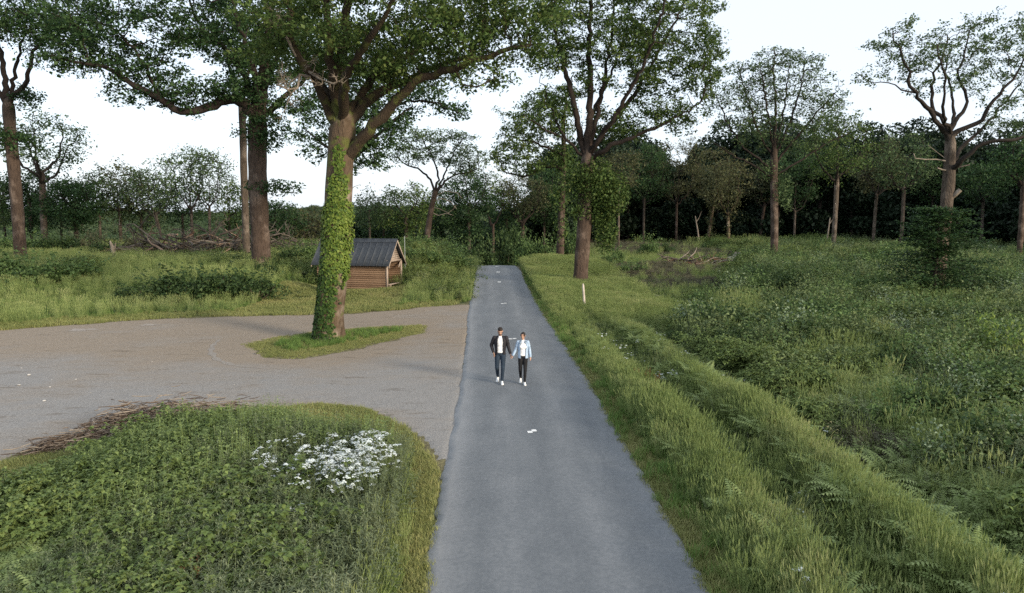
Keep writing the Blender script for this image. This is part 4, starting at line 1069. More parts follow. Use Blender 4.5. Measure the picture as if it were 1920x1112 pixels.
protos = [dense_tree_mesh(90 + k, h, R, bz, M_WOOD) for k, (h, R, bz) in enumerate([(17, 5, 2.5), (19, 5.5, 4), (14, 5, 1.5), (8, 4.2, .3), (6, 3.6, .1)])]
W = []
for _ in range(4200):
    x, y = wr.uniform(-10, 150), wr.uniform(112, 205)
    edge = np.interp(x, [-10, 5, 12, 30, 60, 80, 110, 150], [128, 132, 136, 141, 124, 112, 112, 120])
    if y < edge or any((x - p[0]) ** 2 + (y - p[1]) ** 2 < 15 for p in W): continue
    W.append((x, y))
for _ in range(900):
    x, y = wr.uniform(-34, -8), wr.uniform(118, 190)
    if any((x - p[0]) ** 2 + (y - p[1]) ** 2 < 22 for p in W): continue
    W.append((x, y))
for _ in range(500):                                   # wood closing the far right
    x, y = wr.uniform(62, 110), wr.uniform(70, 115)
    if x < 66 + (y - 70) * .2 or any((x - p[0]) ** 2 + (y - p[1]) ** 2 < 20 for p in W): continue
    W.append((x, y))
W = np.array(W)
edge = np.interp(W[:, 0], [-10, 5, 12, 30, 60, 80, 110, 150], [128, 132, 136, 141, 124, 112, 112, 120])
sclw = wr.uniform(.95, 1.35, len(W)) * np.where(W[:, 0] < -8, .7, np.where(W[:, 0] < 9, 1.25, 1))
idx = np.where(W[:, 1] < edge + 7, wr.integers(2, 5, len(W)), wr.integers(0, 5, len(W)))
scatter("deep_wood", np.column_stack([W, terrain(W[:, 0], W[:, 1])]), protos, "deep dark wood closing the right background behind the edge trees", "wood", sclw, idx=np.where(W[:, 0] < 9, wr.integers(3, 5, len(W)), idx), tilt=.02)
# ---- hills of far woodland on the left
far_p = [dense_tree_mesh(110 + k, h, R, .5, M_WOOD_FAR, n=3000, size=.62) for k, (h, R) in enumerate([(11, 5.5), (13, 6), (9, 5)])]
n = 5200
yy = 215 + 830 * wr.uniform(0, 1, n) ** 1.5; ang = wr.uniform(-.80, -.02, n); xx = yy * np.tan(ang)
k = (xx < -16) & ~((yy < 170) & (xx > -40))
xx, yy = xx[k], yy[k]
scatter("far_wood", np.column_stack([xx, yy, terrain(xx, yy) - .5]), far_p, "hazy blue-green woodland rolling over the far valley, left", "wood", wr.uniform(.75, 1.25, len(xx)) * np.interp(yy, [130, 400], [.7, 1.0]), tilt=.03)

# ------------------------------------------------------------------ bushes
def bush_meshes(seed, n=1500, size=.13, stems=9, squash=.75, lobes=9):
    """unit bush of radius 1, height about 1.1"""
    rng = np.random.default_rng(seed); pos = []; mb = MB()
    for k in range(lobes):
        a, q = rng.uniform(0, 6.28), rng.uniform(.1, .75) ** .7
        c = np.array((math.cos(a) * q, math.sin(a) * q, rng.uniform(.25, .8) * (1.05 - .5 * q))); r = rng.uniform(.28, .5)
        v = rng.normal(size=(n // lobes, 3)); v /= np.linalg.norm(v, axis=1)[:, None]
        pos.append(c + v * (rng.uniform(.2, 1, (len(v), 1)) ** .4) * r * np.array((1, 1, squash)))
        mb.tube([(c[0] * .15, c[1] * .15, -.05), (c[0] * .6, c[1] * .6, c[2] * .6), c + np.array((0, 0, r * .5))], [.03, .02, .006], 4, .5)
    # ragged shoots standing proud of the outline
    for k in range(26):
        a, q = rng.uniform(0, 6.28), rng.uniform(.1, .9); p = np.array((math.cos(a) * q, math.sin(a) * q, .5 + .4 * (1 - q)))
        d = np.array((math.cos(a) * .25, math.sin(a) * .25, .42)) * rng.uniform(.6, 1.3); s = np.linspace(0, 1, 9)[:, None]
        pos.append(p + d * s + rng.normal(size=(9, 3)) * .035)
    pos = np.concatenate(pos); pos = pos[pos[:, 2] > .02]
    V, F = leaf_quads(pos, size * rng.uniform(.5, 1.3, len(pos)), rng, up=.45)
    return npmesh("bush_leaves", V, [F], np.repeat(np.clip(rng.uniform(0, 1, len(pos)), 0, 1), 4)), mb.mesh("bush_stems")
M_BR_DARK = leafmat("bramble_leaves", [(0, (.020, .036, .014)), (.5, (.04, .064, .022)), (1, (.085, .11, .04))], inst=.15, patch=.3, gain=1.5)
M_BR_MID = leafmat("bush_leaves", [(0, (.035, .055, .02)), (.5, (.06, .09, .03)), (1, (.11, .14, .05))], inst=.15, patch=.3, gain=2.0)
M_WILLOW = leafmat("silver_willow_leaves", [(0, (.06, .08, .045)), (.5, (.11, .135, .085)), (1, (.20, .22, .155))], inst=.15, patch=.2, gain=2.0)
M_LIME = leafmat("yellow_green_leaves", [(0, (.04, .065, .015)), (.5, (.085, .115, .025)), (1, (.17, .19, .045))], inst=.15, patch=.2, gain=2.0)
M_BRN = leafmat("brown_shrub_leaves", [(0, (.05, .045, .025)), (.5, (.085, .078, .042)), (1, (.14, .13, .075))], inst=.2, patch=.3, gain=2.0)
M_STEM = surfmat("brown_stems", [(.3, (.05, .038, .026)), (.7, (.11, .09, .065))], scale=8, bump=0)
BV = [bush_meshes(120 + k, n=2100, size=.105) for k in range(4)] + [bush_meshes(130 + k, n=1300, size=.085, lobes=13, squash=.9) for k in range(2)]
def matmesh(me, mat, cache={}):
    k = (me.name, mat.name)
    if k not in cache:
        c = me.copy(); c.materials.clear(); c.materials.append(mat); cache[k] = c
    return cache[k]
def bush(px, py, wpx, hpx, mat, var, label, group=None, nm="bush", cat="bush", deep=1.0, Y=None, rot=None):
    """foot at px, py on the ground"""
    if Y is None:
        p = gp(px, py)
        for _ in range(6): p = gp(px, py, float(terrain(p[0], p[1])))
    else:
        p = wp(px, 450, Y); p[2] = terrain(p[0], p[1])
    R = wpx / 2 * p[1] / F_PX; Hh = hpx * p[1] / F_PX / 1.05
    p = p + np.array((0, R * deep * .6, 0)); p[2] = terrain(p[0], p[1])
    root = empty(nm, p, rot if rot is not None else (px * 7.3 + py) % 6.28)
    k = R / 1.0
    if deep == 1.0: root.scale = (k, k, Hh)
    else: root.rotation_euler = (0, 0, 0); root.scale = (k, k * deep, Hh)
    tag(root, label, cat, group)
    lv, stm = BV[var]
    link("foliage", matmesh(lv, mat), None, root); link("stem", matmesh(stm, M_STEM), None, root)
    return root
# ------------------------------------------------------------------ small plants
M_GR = leafmat("green_grass", [(0, (.035, .062, .016)), (.4, (.062, .098, .024)), (.75, (.10, .135, .036)), (1, (.15, .17, .06))], transl=.35, inst=.35, patch=.35, gain=2.1)
M_GR_DEEP = leafmat("deep_green_grass", [(0, (.022, .044, .012)), (.5, (.042, .074, .018)), (1, (.08, .115, .03))], transl=.3, inst=.35, patch=.25, gain=2.1)
M_HEATH_BRN = leafmat("brown_heath_twigs", [(0, (.05, .042, .026)), (.5, (.085, .075, .048)), (1, (.14, .125, .085))], transl=.15, inst=.4, gain=1.5)
M_GR_TALL = leafmat("tall_seed_grass", [(0, (.06, .082, .024)), (.4, (.10, .125, .04)), (.75, (.155, .17, .065)), (1, (.24, .22, .11))], transl=.35, inst=.35, patch=.3, gain=2.0)
M_GR_DRY = leafmat("dry_grass", [(0, (.066, .076, .025)), (.4, (.12, .122, .043)), (.75, (.18, .158, .068)), (1, (.25, .19, .10))], transl=.3, inst=.4, patch=.4, gain=2.1)
M_NET = leafmat("nettle_leaves", [(0, (.045, .060, .018)), (.45, (.08, .10, .032)), (.8, (.125, .145, .055)), (1, (.18, .195, .09))], transl=.25, inst=.4, patch=.3, gain=2.1)
M_BRAM = leafmat("bramble_patch_leaves", [(0, (.048, .066, .02)), (.5, (.09, .115, .034)), (1, (.16, .175, .06))], transl=.22, inst=.35, patch=.35, gain=1.8)
M_FERN = leafmat("bracken_fronds", [(0, (.07, .088, .03)), (.5, (.115, .135, .05)), (1, (.175, .19, .085))], transl=.3, inst=.5, patch=.2, gain=2.4)
M_HEATH = leafmat("heath_leaves", [(0, (.036, .042, .02)), (.35, (.06, .068, .032)), (.7, (.092, .10, .054)), (1, (.15, .145, .09))], transl=.2, inst=.55, patch=.45, gain=2.1)
M_WHITE = leafmat("white_petals", [(0, (.74, .75, .71)), (1, (.90, .90, .88))], transl=.25, inst=.2)
M_RUST = leafmat("rusty_dock_seeds", [(0, (.10, .045, .02)), (1, (.22, .10, .045))], transl=.2, inst=.4)

def grass_mesh(seed, n=36, h=.4, r=.15, w=.011, lean=.5, mat=None, heads=0, head_h=.8):
    rng = np.random.default_rng(seed)
    a = rng.uniform(0, 6.28, n); q = r * rng.uniform(0, 1, n) ** .5
    b = np.column_stack([np.cos(a) * q, np.sin(a) * q, np.zeros(n)])
    d = rng.uniform(0, 6.28, n); ln = rng.uniform(.1, 1, n) * lean
    hh = h * rng.uniform(.45, 1.1, n)
    D = np.column_stack([np.cos(d), np.sin(d), np.zeros(n)])
    side = np.column_stack([-np.sin(d), np.cos(d), np.zeros(n)]) * (w * rng.uniform(.6, 1.3, n))[:, None]
    mid = b + D * (ln * hh * .3)[:, None] + np.array((0, 0, 1)) * (hh * .6)[:, None]
    tip = b + D * (ln * hh * .95)[:, None] + np.array((0, 0, 1)) * (hh * (1 - .25 * ln))[:, None]
    V = np.stack([b - side, b + side, mid + side * .8, mid - side * .8, tip], 1).reshape(-1, 3)
    i = np.arange(n) * 5
    Q = np.stack([i, i + 1, i + 2, i + 3], -1); T = np.stack([i + 3, i + 2, i + 4], -1)
    tint = np.repeat(rng.uniform(0, .85, n), 5)
    mb = MB(); mb.V.append(V); mb.F = {4: [Q], 3: [T]}; mb.T.append(tint); mb.n = len(V)
    for k in range(heads):
        a = rng.uniform(0, 6.28); p = np.array((math.cos(a), math.sin(a), 0)) * r * rng.uniform(0, 1); L = head_h * rng.uniform(.7, 1.15)
        dd = np.array((rng.normal() * .22, rng.normal() * .22, 1)); e = p + dd * L
        s = np.array((.004, 0, 0)) if k % 2 else np.array((0, .004, 0))
        mb.add([p - s, p + s, e + s, e - s], [(0, 1, 2, 3)], .75)
        hl = L * rng.uniform(.14, .24); dv = dd / np.linalg.norm(dd)
        for s in (np.array((.014, 0, 0)), np.array((0, .014, 0))):
            mb.add([e - dv * hl * .2, e + dv * hl * .3 + s, e + dv * hl, e + dv * hl * .3 - s], [(0, 1, 2, 3)], rng.uniform(.85, 1))
    return mb.mesh("grass", mats=[mat])

def stem_plant(seed, h=.75, pairs=8, leaf=.085, mat=None, droop=.35, stems=3, spread=.12, narrow=.55):
    rng = np.random.default_rng(seed); mb = MB()
    for s in range(stems):
        p = np.array((rng.normal() * spread, rng.normal() * spread, 0)); d = np.array((rng.normal() * .16, rng.normal() * .16, 1.)); L = h * rng.uniform(.7, 1.1)
        e = p + d * L
        mb.add([p + (.004, 0, 0), p - (.004, 0, 0), e - (.002, 0, 0), e + (.002, 0, 0)], [(0, 1, 2, 3)], .4)
        for k in range(pairs):
            f = .25 + .75 * (k + .5) / pairs; c = p + d * L * f; a = rng.uniform(0, 6.28); sz = leaf * (1.25 - .75 * f) * rng.uniform(.8, 1.25)
            for q in range(3 if k == pairs - 1 else 2):
                an = a + q * (3.14 if k < pairs - 1 else 2.1) + rng.normal() * .25
                o = np.array((math.cos(an), math.sin(an), 0)); sd_ = np.array((-o[1], o[0], 0)); dz = -droop + rng.normal() * .25 + (.5 if k >= pairs - 2 else 0)
                m_ = c + o * sz * .55 + np.array((0, 0, sz * (.12 + dz * .3))); t = c + o * sz * 1.15 + np.array((0, 0, sz * dz))
                mb.add([c, m_ + sd_ * sz * narrow * .5, t, m_ - sd_ * sz * narrow * .5], [(0, 1, 2, 3)], np.clip(.25 + .5 * rng.uniform() + .3 * (f > .85), 0, 1))
    return mb.mesh("leafy_stem", mats=[mat])

def bramble_mesh(seed, canes=7, L=.8, leaf=.075, mat=None, h=.5):
    rng = np.random.default_rng(seed); mb = MB()
    for s in range(canes):
        a = rng.uniform(0, 6.28); o = np.array((math.cos(a), math.sin(a), 0)); ln = L * rng.uniform(.6, 1.2); hh = h * rng.uniform(.6, 1.2)
        tt = np.linspace(0, 1, 7); pts = o * (tt * ln)[:, None] + np.array((0, 0, 1)) * (hh * np.sin(tt * 2.2) + .02)[:, None] + rng.normal(size=(7, 3)) * .015
        mb.tube(pts, .004, 3, .35, cap=False)
        for k in range(1, 7):
            for q in range(2):
                c = pts[k] + rng.normal(size=3) * .03; an = a + rng.normal() * 1.2
                for w_ in (-.9, 0, .9):
                    oo = np.array((math.cos(an + w_), math.sin(an + w_), rng.normal() * .25)); sd_ = np.array((-oo[1], oo[0], 0)); sz = leaf * rng.uniform(.7, 1.2)
                    mb.add([c, c + oo * sz * .5 + sd_ * sz * .4 + (0, 0, .01), c + oo * sz - (0, 0, sz * .2), c + oo * sz * .5 - sd_ * sz * .4 + (0, 0, .01)], [(0, 1, 2, 3)], rng.uniform(.1, .95))
    return mb.mesh("bramble", mats=[mat])

def fern_mesh(seed, fronds=6, L=.95, mat=None, rise=.75, toward=None):
    rng = np.random.default_rng(seed); mb = MB()
    for s in range(fronds):
        a = 6.28 * s / fronds + rng.normal() * .35 if toward is None else toward + rng.normal() * .7
        o = np.array((math.cos(a), math.sin(a), 0)); sd_ = np.array((-o[1], o[0], 0)); ln = L * rng.uniform(.7, 1.2); ti = rng.uniform(.2, .7)
        tt = np.linspace(0, 1, 17)
        C = o * (ln * (.25 * tt + .55 * tt ** 2))[:, None] + np.array((0, 0, 1)) * (ln * rise * (1.25 * tt - .62 * tt ** 2.4))[:, None]
        w = .0035
        for k in range(16):
            mb.add([C[k] - sd_ * w, C[k] + sd_ * w, C[k + 1] + sd_ * w, C[k + 1] - sd_ * w], [(0, 1, 2, 3)], .5)
        T = np.gradient(C, axis=0); T /= np.linalg.norm(T, axis=1)[:, None]
        for k in range(4, 17):
            f = (k - 4) / 12; pl = ln * .30 * (1 - f) ** .85 + .012
            for sg in (-1, 1):
                N = np.cross(T[k], sd_ * sg); N /= np.linalg.norm(N) + 1e-9; N = N if N[2] > 0 else -N
                dirp = sd_ * sg * .93 + T[k] * .36; tip = C[k] + dirp * pl - np.array((0, 0, pl * (.18 + rng.uniform(0, .18))))
                wd = T[k] * ln * .026
                m1 = C[k] + dirp * pl * .45 + N * pl * .05
                mb.add([C[k] - wd * .4, m1 - wd * 1.1, tip, m1 + wd * 1.1], [(0, 1, 2, 3)], np.clip(ti + rng.normal() * .12, 0, 1))
    return mb.mesh("bracken", mats=[mat])

def heath_mesh(seed, r=.38, h=.45, n=300, leaf=.035, mat=None):
    rng = np.random.default_rng(seed); mb = MB(); pos = []
    for k in range(16):
        a, q = rng.uniform(0, 6.28), r * rng.uniform(0, 1) ** .6; e = np.array((math.cos(a) * q, math.sin(a) * q, h * rng.uniform(.6, 1.15) * (1 - .35 * q / r)))
        p = e * (.25, .25, 0)
        mb.add([p + (.003, 0, 0), p - (.003, 0, 0), e - (.002, 0, 0), e + (.002, 0, 0)], [(0, 1, 2, 3)], .2)
        s = rng.uniform(.25, 1.05, n // 16)[:, None]; pos.append(p + (e - p) * s + rng.normal(size=(len(s), 3)) * .05)
    pos = np.concatenate(pos); V, F = leaf_quads(pos, leaf * rng.uniform(.6, 1.5, len(pos)), rng, up=.3, aspect=.5)
    mb.add(V, F, np.repeat(np.clip(rng.normal(.5, .25, len(pos)), 0, 1), 4))
    return mb.mesh("heath_plant", mats=[mat])

def parsley_mesh(seed, h=.95):
    rng = np.random.default_rng(seed); mb = MB(); mw = MB()
    st = np.array((rng.normal() * .05, rng.normal() * .05, h * .55))
    mb.tube([(0, 0, 0), st], [.006, .004], 3, .4, cap=False)
    for k in range(rng.integers(5, 9)):
        a = rng.uniform(0, 6.28); q = rng.uniform(.05, .34); e = np.array((math.cos(a) * q, math.sin(a) * q, h * rng.uniform(.78, 1.08)))
        mb.tube([st, (st + e) / 2 + (0, 0, .03), e], [.004, .003, .002], 3, .4, cap=False)
        R = rng.uniform(.04, .068)
        for j in range(11):
            aa, qq = rng.uniform(0, 6.28), R * rng.uniform(0, 1) ** .5; c = e + np.array((math.cos(aa) * qq, math.sin(aa) * qq, .012 * (1 - (qq / R) ** 2) + rng.normal() * .005))
            s = rng.uniform(.012, .021); an = np.arange(5) * 1.2566 + rng.uniform(0, 1)
            ring = c + np.column_stack([np.cos(an) * s, np.sin(an) * s, rng.normal(size=5) * .004])
            mw.add(np.concatenate([ring, [c + (0, 0, .005)]]), [(q_, (q_ + 1) % 5, 5) for q_ in range(5)], rng.uniform(0, 1))
    for k in range(16):
        f = rng.uniform(.1, .7); a = rng.uniform(0, 6.28); o = np.array((math.cos(a), math.sin(a), .1)); c = np.array((0, 0, h * .5 * f)); L = rng.uniform(.08, .2); sd_ = np.array((-o[1], o[0], 0))
        mb.add([c, c + o * L * .6 + sd_ * L * .28, c + o * L, c + o * L * .6 - sd_ * L * .28], [(0, 1, 2, 3)], rng.uniform(.2, .8))
    Vg = np.concatenate(mb.V); fg = [np.concatenate(f) for f in mb.F.values()]; Vw = np.concatenate(mw.V); fw = [np.concatenate(f) + len(Vg) for f in mw.F.values()]
    return npmesh("cow_parsley", np.concatenate([Vg, Vw]), fg + fw, np.concatenate(mb.T + mw.T), mats=[M_NET, M_WHITE], mat_idx=[0] * sum(map(len, fg)) + [1] * sum(map(len, fw)))

# ------------------------------------------------------------------ ground cover
pr = np.random.default_rng(77)
def sample(n, y0, y1, p=1.2, k=.76, pad=3.0, x0=None, x1=None):
    e = 2 - p; u = pr.uniform(0, 1, n); y = (y0 ** e + u * (y1 ** e - y0 ** e)) ** (1 / e)
    x = pr.uniform(-1, 1, n) * (k * y + pad)
    if x0 is not None: x = pr.uniform(0, 1, n) * ((x1 if x1 is not None else k * y + pad) - x0) + x0
    return x, y
def on_ground(x, y, dz=0.0): return np.column_stack([x, y, terrain(x, y) + dz])
dpath1 = lambda x, y: np.min([np.hypot(x - np.interp(t, np.arange(len(Q_)), Q_[:, 0]), y - np.interp(t, np.arange(len(Q_)), Q_[:, 1])) for Q_ in (PATHL, PATHF) for t in np.linspace(0, len(Q_) - 1, 40)], axis=0)

dpath = lambda x, y: np.minimum(dpath1(x, y), dpath1(x, y + np.interp(y, [0, 40, 54, 70, 110], [0, .8, .8, 1.4, 1.8])))
G_short = [grass_mesh(200 + k, 70, .15, .18, .005, .9, M_GR_DRY) for k in range(3)]
G_mid = [grass_mesh(210 + k, 60, .40, .19, .0055, .8, M_GR) for k in range(4)]
G_deep = [grass_mesh(215 + k, 60, .40, .19, .0055, .8, M_GR_DEEP) for k in range(3)]
G_tall = [grass_mesh(220 + k, 40, .55, .24, .0055, .9, M_GR_TALL, heads=26, head_h=.85) for k in range(4)]
P_net = [stem_plant(230 + k, .8, 10, .07, M_NET, stems=4, spread=.1) for k in range(4)]
P_willowherb = [stem_plant(240 + k, .85, 13, .09, M_HEATH, narrow=.28, droop=.05, stems=4) for k in range(3)]
P_bram = [bramble_mesh(250 + k, mat=M_BRAM, leaf=.07) for k in range(4)]
P_fern = [fern_mesh(260 + k, mat=M_FERN) for k in range(4)]
P_brown = [heath_mesh(275 + k, mat=M_HEATH_BRN, n=380, leaf=.04) for k in range(3)]
P_heath = [heath_mesh(270 + k, mat=M_HEATH, n=420, leaf=.045) for k in range(5)]

# near bed, left foreground
x, y = sample(90000, 6.5, 21, 1.0, x0=-17, x1=0)
k = inpoly(x, y, BED); x, y = x[k], y[k]; d = polydist(x, y, BED); d = np.where((y < 8) | (x < -14), 9, d)
back = np.array([gp(*p)[:2] for p in [(-300, 960), (-100, 915), (0, 872), (110, 831), (200, 801), (300, 785), (450, 770), (600, 760), (690, 770), (760, 806)]])
db = np.min([np.hypot(x - np.interp(t, range(10), back[:, 0]), y - np.interp(t, range(10), back[:, 1])) for t in np.linspace(0, 9, 120)], axis=0); hgt = np.clip((db - 1.0) / 1.7, .1, 1) * (1 + .4 * np.clip(noise2(x * 2 + 3, y * 2, 2.2), -1, 1))
lit = noise2(x * 2, y * 2, 1.0)
rr = pr.uniform(0, 1, len(x))
flow = [gp(*p, .75)[:2] for p in [(470, 900), (490, 860), (560, 835), (600, 798), (660, 800), (728, 838), (735, 872), (700, 905), (640, 950), (550, 950), (520, 925)]]
inf = inpoly(x, y, flow)
debris = (polydist(x, y, np.array([gp(60, 850)[:2], gp(200, 808)[:2], gp(330, 792)[:2], gp(430, 792)[:2], gp(330, 792)[:2], gp(200, 808)[:2]])) < .6)
fern_zone = (x < -5.4 + .4 * lit) & (y < 11.2 + .5 * lit)
m_dry = ((d < .42 + .2 * lit) | (db < 1.4)) & (rr < .62) & ~(debris & (rr < .5))
scatter("dry_grass", on_ground(x[m_dry], y[m_dry]), G_short + G_mid[:1], "short yellowish grass fringing the near weed bed", "grass", pr.uniform(.45, 1.1, m_dry.sum()), idx=pr.choice(4, m_dry.sum(), p=[.34, .33, .33, 0]))
m_gr = (d >= .35) & ((d < 1.3 + .5 * lit) | ((lit > .55) & (x > -5))) & (rr < .16) & ~debris & ((x > -3.4) | (rr < .06))
scatter("bed_grass", on_ground(x[m_gr], y[m_gr]), G_mid + G_tall[:1], "long green grass along the edges of the near weed bed", "grass", pr.uniform(.6, 1.15, m_gr.sum()) * np.clip(.3 + d[m_gr] * .4, .35, 1) * np.clip(hgt[m_gr] * 1.3, .2, 1))
m_net = (d > .85 + .3 * lit) & (db > 1.3) & (rr < .27 + .1 * lit) & ~debris & ~fern_zone & ((x < -4.8 + 1.2 * lit) | (y > 14)) & (noise2(x * 4, y * 4, 2.4) > -.4) & (noise2(x + 9, y, 1.7) > -.35)
scatter("nettle_patch", on_ground(x[m_net], y[m_net]), P_net, "thick nettles filling the near left bed", "nettles", pr.uniform(.45, 1.25, m_net.sum()) * hgt[m_net])
m_wil = (d > .7) & (rr < .2 + .07 * lit) & ~debris & ((x >= -6.2 + 1.2 * lit) & (y < 16))
scatter("willowherb_patch", on_ground(x[m_wil], y[m_wil]), P_willowherb, "grey-green narrow-leaved weeds in the bed beside the lane", "weeds", pr.uniform(.55, 1.1, m_wil.sum()) * hgt[m_wil])
m_br = (d > 1.1) & (rr > .38) & (rr < .43) & ~debris & ((x < -6.0) | (noise2(x, y + 30, 1.6) > .45)) & ~fern_zone
scatter("bramble_patch", on_ground(x[m_br], y[m_br], .06), P_bram, "round-leaved brambles sprawling through the near left bed", "brambles", pr.uniform(.7, 1.2, m_br.sum()) * hgt[m_br] * 1.1)
m_fe = fern_zone & (rr < .10)
scatter("bracken", on_ground(x[m_fe], y[m_fe]), P_fern, "feathery bracken in the bottom left corner", "bracken", pr.uniform(.45, .85, m_fe.sum()))
x, y = sample(9000, 11, 19, 1.0, x0=-8, x1=-1)
cx_, cy_ = gp(635, 868, .8)[:2]
k = inpoly(x, y, flow) & (pr.uniform(0, 1, len(x)) < (.30 * np.exp(-(((x - cx_ - .2) / .66) ** 2 + ((y - cy_ - .4) / 1.05) ** 2)) + .02) * sstep(-.3, .4, noise2(x * 3, y * 3, 2.0) + .35))
scatter("cow_parsley", on_ground(x[k], y[k]), [parsley_mesh(280 + q) for q in range(5)], "cloud of white cow parsley blooming in the near bed", "flowers", pr.uniform(.8, 1.1, k.sum()))
fx = np.array([gp(*p, .4)[:2] for p in [(296, 1085), (303, 1075), (309, 1084), (312, 1092), (388, 1076), (396, 1070), (406, 1066), (384, 1096), (404, 1098)]])
scatter("campion", on_ground(fx[:, 0], fx[:, 1]), [parsley_mesh(290, .5)], "few small white flowers in the grass at the bottom left", "flowers", pr.uniform(.7, .9, len(fx)))
fx = np.array([gp(*p, .4)[:2] for p in [(350, 1075), (349, 1070), (352, 1084), (1225, 715), (1232, 708), (1212, 708), (1240, 712), (1236, 722), (1220, 704)]])
fx[3:] += pr.normal(size=(6, 2)) * .1
def dock(seed):
    rng = np.random.default_rng(seed); mb = MB()
    for s in range(3):
        e = np.array((rng.normal() * .08, rng.normal() * .08, .8 * rng.uniform(.8, 1.1))); mb.tube([(0, 0, 0), e], [.005, .003], 3, .3, cap=False)
        p = e * rng.uniform(.55, 1.02, 40)[:, None] + rng.normal(size=(40, 3)) * .018; V, F = leaf_quads(p, np.full(40, .03), rng); mb.add(V, F, np.repeat(rng.uniform(0, 1, 40), 4))
    return mb.mesh("dock", mats=[M_RUST])
scatter("dock_stalks", on_ground(fx[:, 0], fx[:, 1]), [dock(5), dock(6)], "rust-red dock seed stalks standing in the long grass", "dock", np.full(len(fx), .9))

# island round the ivy oak
x, y = sample(30000, 25, 37, 1.0, x0=-13, x1=-3)
k = inpoly(x, y, ISL) & (polydist(x, y, ISL) > .15 * pr.uniform(0, 2, len(x)) ** 2); x, y = x[k], y[k]; d = polydist(x, y, ISL)
k = (pr.uniform(0, 1, len(x)) < .42) & (noise2(x, y, 2) > -.5)
scatter("island_grass", on_ground(x[k], y[k]), G_short + G_mid[:2], "short grass on the island round the ivy oak's foot", "grass", pr.uniform(.5, 1.0, k.sum()) * np.clip(.45 + .35 * d[k], .45, .9), idx=np.where((d[k] > 1.2) & (pr.uniform(0, 1, k.sum()) < .2), pr.integers(3, 5, k.sum()), pr.integers(0, 3, k.sum())))
# left grass beyond the gravel
x, y = sample(75000, 32, 96, 1.35, x0=-75, x1=-1)
u = x - road_x(y); k = (u < -HW - .05) & ~inpoly(x, y, CP) & (x > -.76 * y - 4) & (y > 32); x, y = x[k], y[k]
d = polydist(x, y, CP) + .8 * noise2(x, y, 1.5)
k = ((d < 2.6) | ((x > -15.5) & (x < -7) & (y < 52))) & (x < -3.2)
scatter("lawn", on_ground(x[k], y[k]), G_short, "short dry turf beyond the gravel", "grass", pr.uniform(.9, 1.5, k.sum()))
shed_front = (x > -15.5) & (x < -7) & (y < 52.5)
k = (d > 1.7) & ~shed_front & (pr.uniform(0, 1, len(x)) < .8) & (y < 97)
scatter("meadow_grass", on_ground(x[k], y[k]), G_mid + G_tall[:2], "long green grass below the oaks on the left", "grass", pr.uniform(.45, 1.0, k.sum()) * np.interp(y[k], [35, 60, 100], [.75, .9, 1.2]))
k = (d > 2.6) & ~shed_front & (pr.uniform(0, 1, len(x)) < .10) & (noise2(x, y, .9) > .0)
scatter("meadow_weeds", on_ground(x[k], y[k]), P_bram + P_net + P_heath[:2], "mixed weeds and brambles below the oaks on the left", "weeds", pr.uniform(1.1, 1.9, k.sum()))

# right verge
x, y = sample(120000, 7, 78, 1.25, x0=1, x1=14)
ur = x - road_x(y) - HW; k = (ur > -.07) & (x < .76 * y + 4) & (dpath(x, y) > .5); x, y, ur = x[k], y[k], ur[k]
nz = noise2(x, y, 2.2); nl = noise2(x * 1.4 + 11, y * .8, 3.2); rr = pr.uniform(0, 1, len(x)); near = sstep(44, 30, y)
w1 = .3 + .12 * nz; low = np.interp(y, [20, 32, 45, 70], [1, .6, .8, 1.1])
k = (ur < w1 + .25) & (rr < .8)
scatter("verge_turf", on_ground(x[k], y[k]), G_short + G_mid[:1], "short worn grass along the right edge of the lane", "grass", pr.uniform(.5, 1.1, k.sum()), idx=pr.choice(4, k.sum(), p=[.31, .31, .31, .07]))
r1 = np.exp(-((ur - 1.15 - .3 * nz) / .42) ** 2) * sstep(-.75, .1, nl); r2 = np.exp(-((ur - 3.25 - .3 * nz) / .55) ** 2) * sstep(-.9, .0, nl)
meadow = (1 - near) * sstep(8.5, 6.0, ur) * (ur > .3)
k = (ur > w1) & (ur < 8) & (rr < np.clip((r1 + r2) * near * .42 + .42 * meadow + .05, 0, .7))
scatter("tall_grass", on_ground(x[k], y[k]), G_tall, "pale tall seeding grass in two strips along the right verge", "grass", low[k] * pr.uniform(.3, .75, k.sum()) * (1 + .35 * nl[k]) * np.interp(y[k], [8, 40, 80], [.85, 1, 1.2]))
rr = pr.uniform(0, 1, len(x))
k = (ur > w1) & (ur < 7.5 + nz) & (rr < .34 + .2 * nl) & ~((np.abs(ur - 4.55) < .35) & (y < 24) & (nz > -.1))
ridge = np.clip(r1 + r2, 0, 1)
scatter("verge_grass", on_ground(x[k], y[k]), G_mid + G_deep,  "deep green grass filling the furrows of the right verge", "grass", low[k] * pr.uniform(.5, 1.0, k.sum()) * (.55 + .3 * ridge[k] + .25 * meadow[k]) * (1 + .25 * nl[k]) * np.interp(y[k], [8, 40, 80], [.9, 1, 1.2]), idx=np.where(pr.uniform(0, 1, k.sum()) < np.clip(.25 + ridge[k] + meadow[k] * .5, 0, .85), pr.integers(0, 4, k.sum()), pr.integers(4, 7, k.sum())))
k = (ur > .6) & (pr.uniform(0, 1, len(x)) < .075 * near * (.3 * r1 + r2 + .2 * (ur > 3)) * (y < 36))
yaw = pr.uniform(0, 6.28, k.sum())
scatter("verge_bracken", on_ground(x[k], y[k]), P_fern, "bracken fronds along the outer grass strip of the right verge", "bracken", pr.uniform(.6, .95, k.sum()) * np.interp(y[k], [14, 26, 36], [1, .75, .6]), rz=yaw)

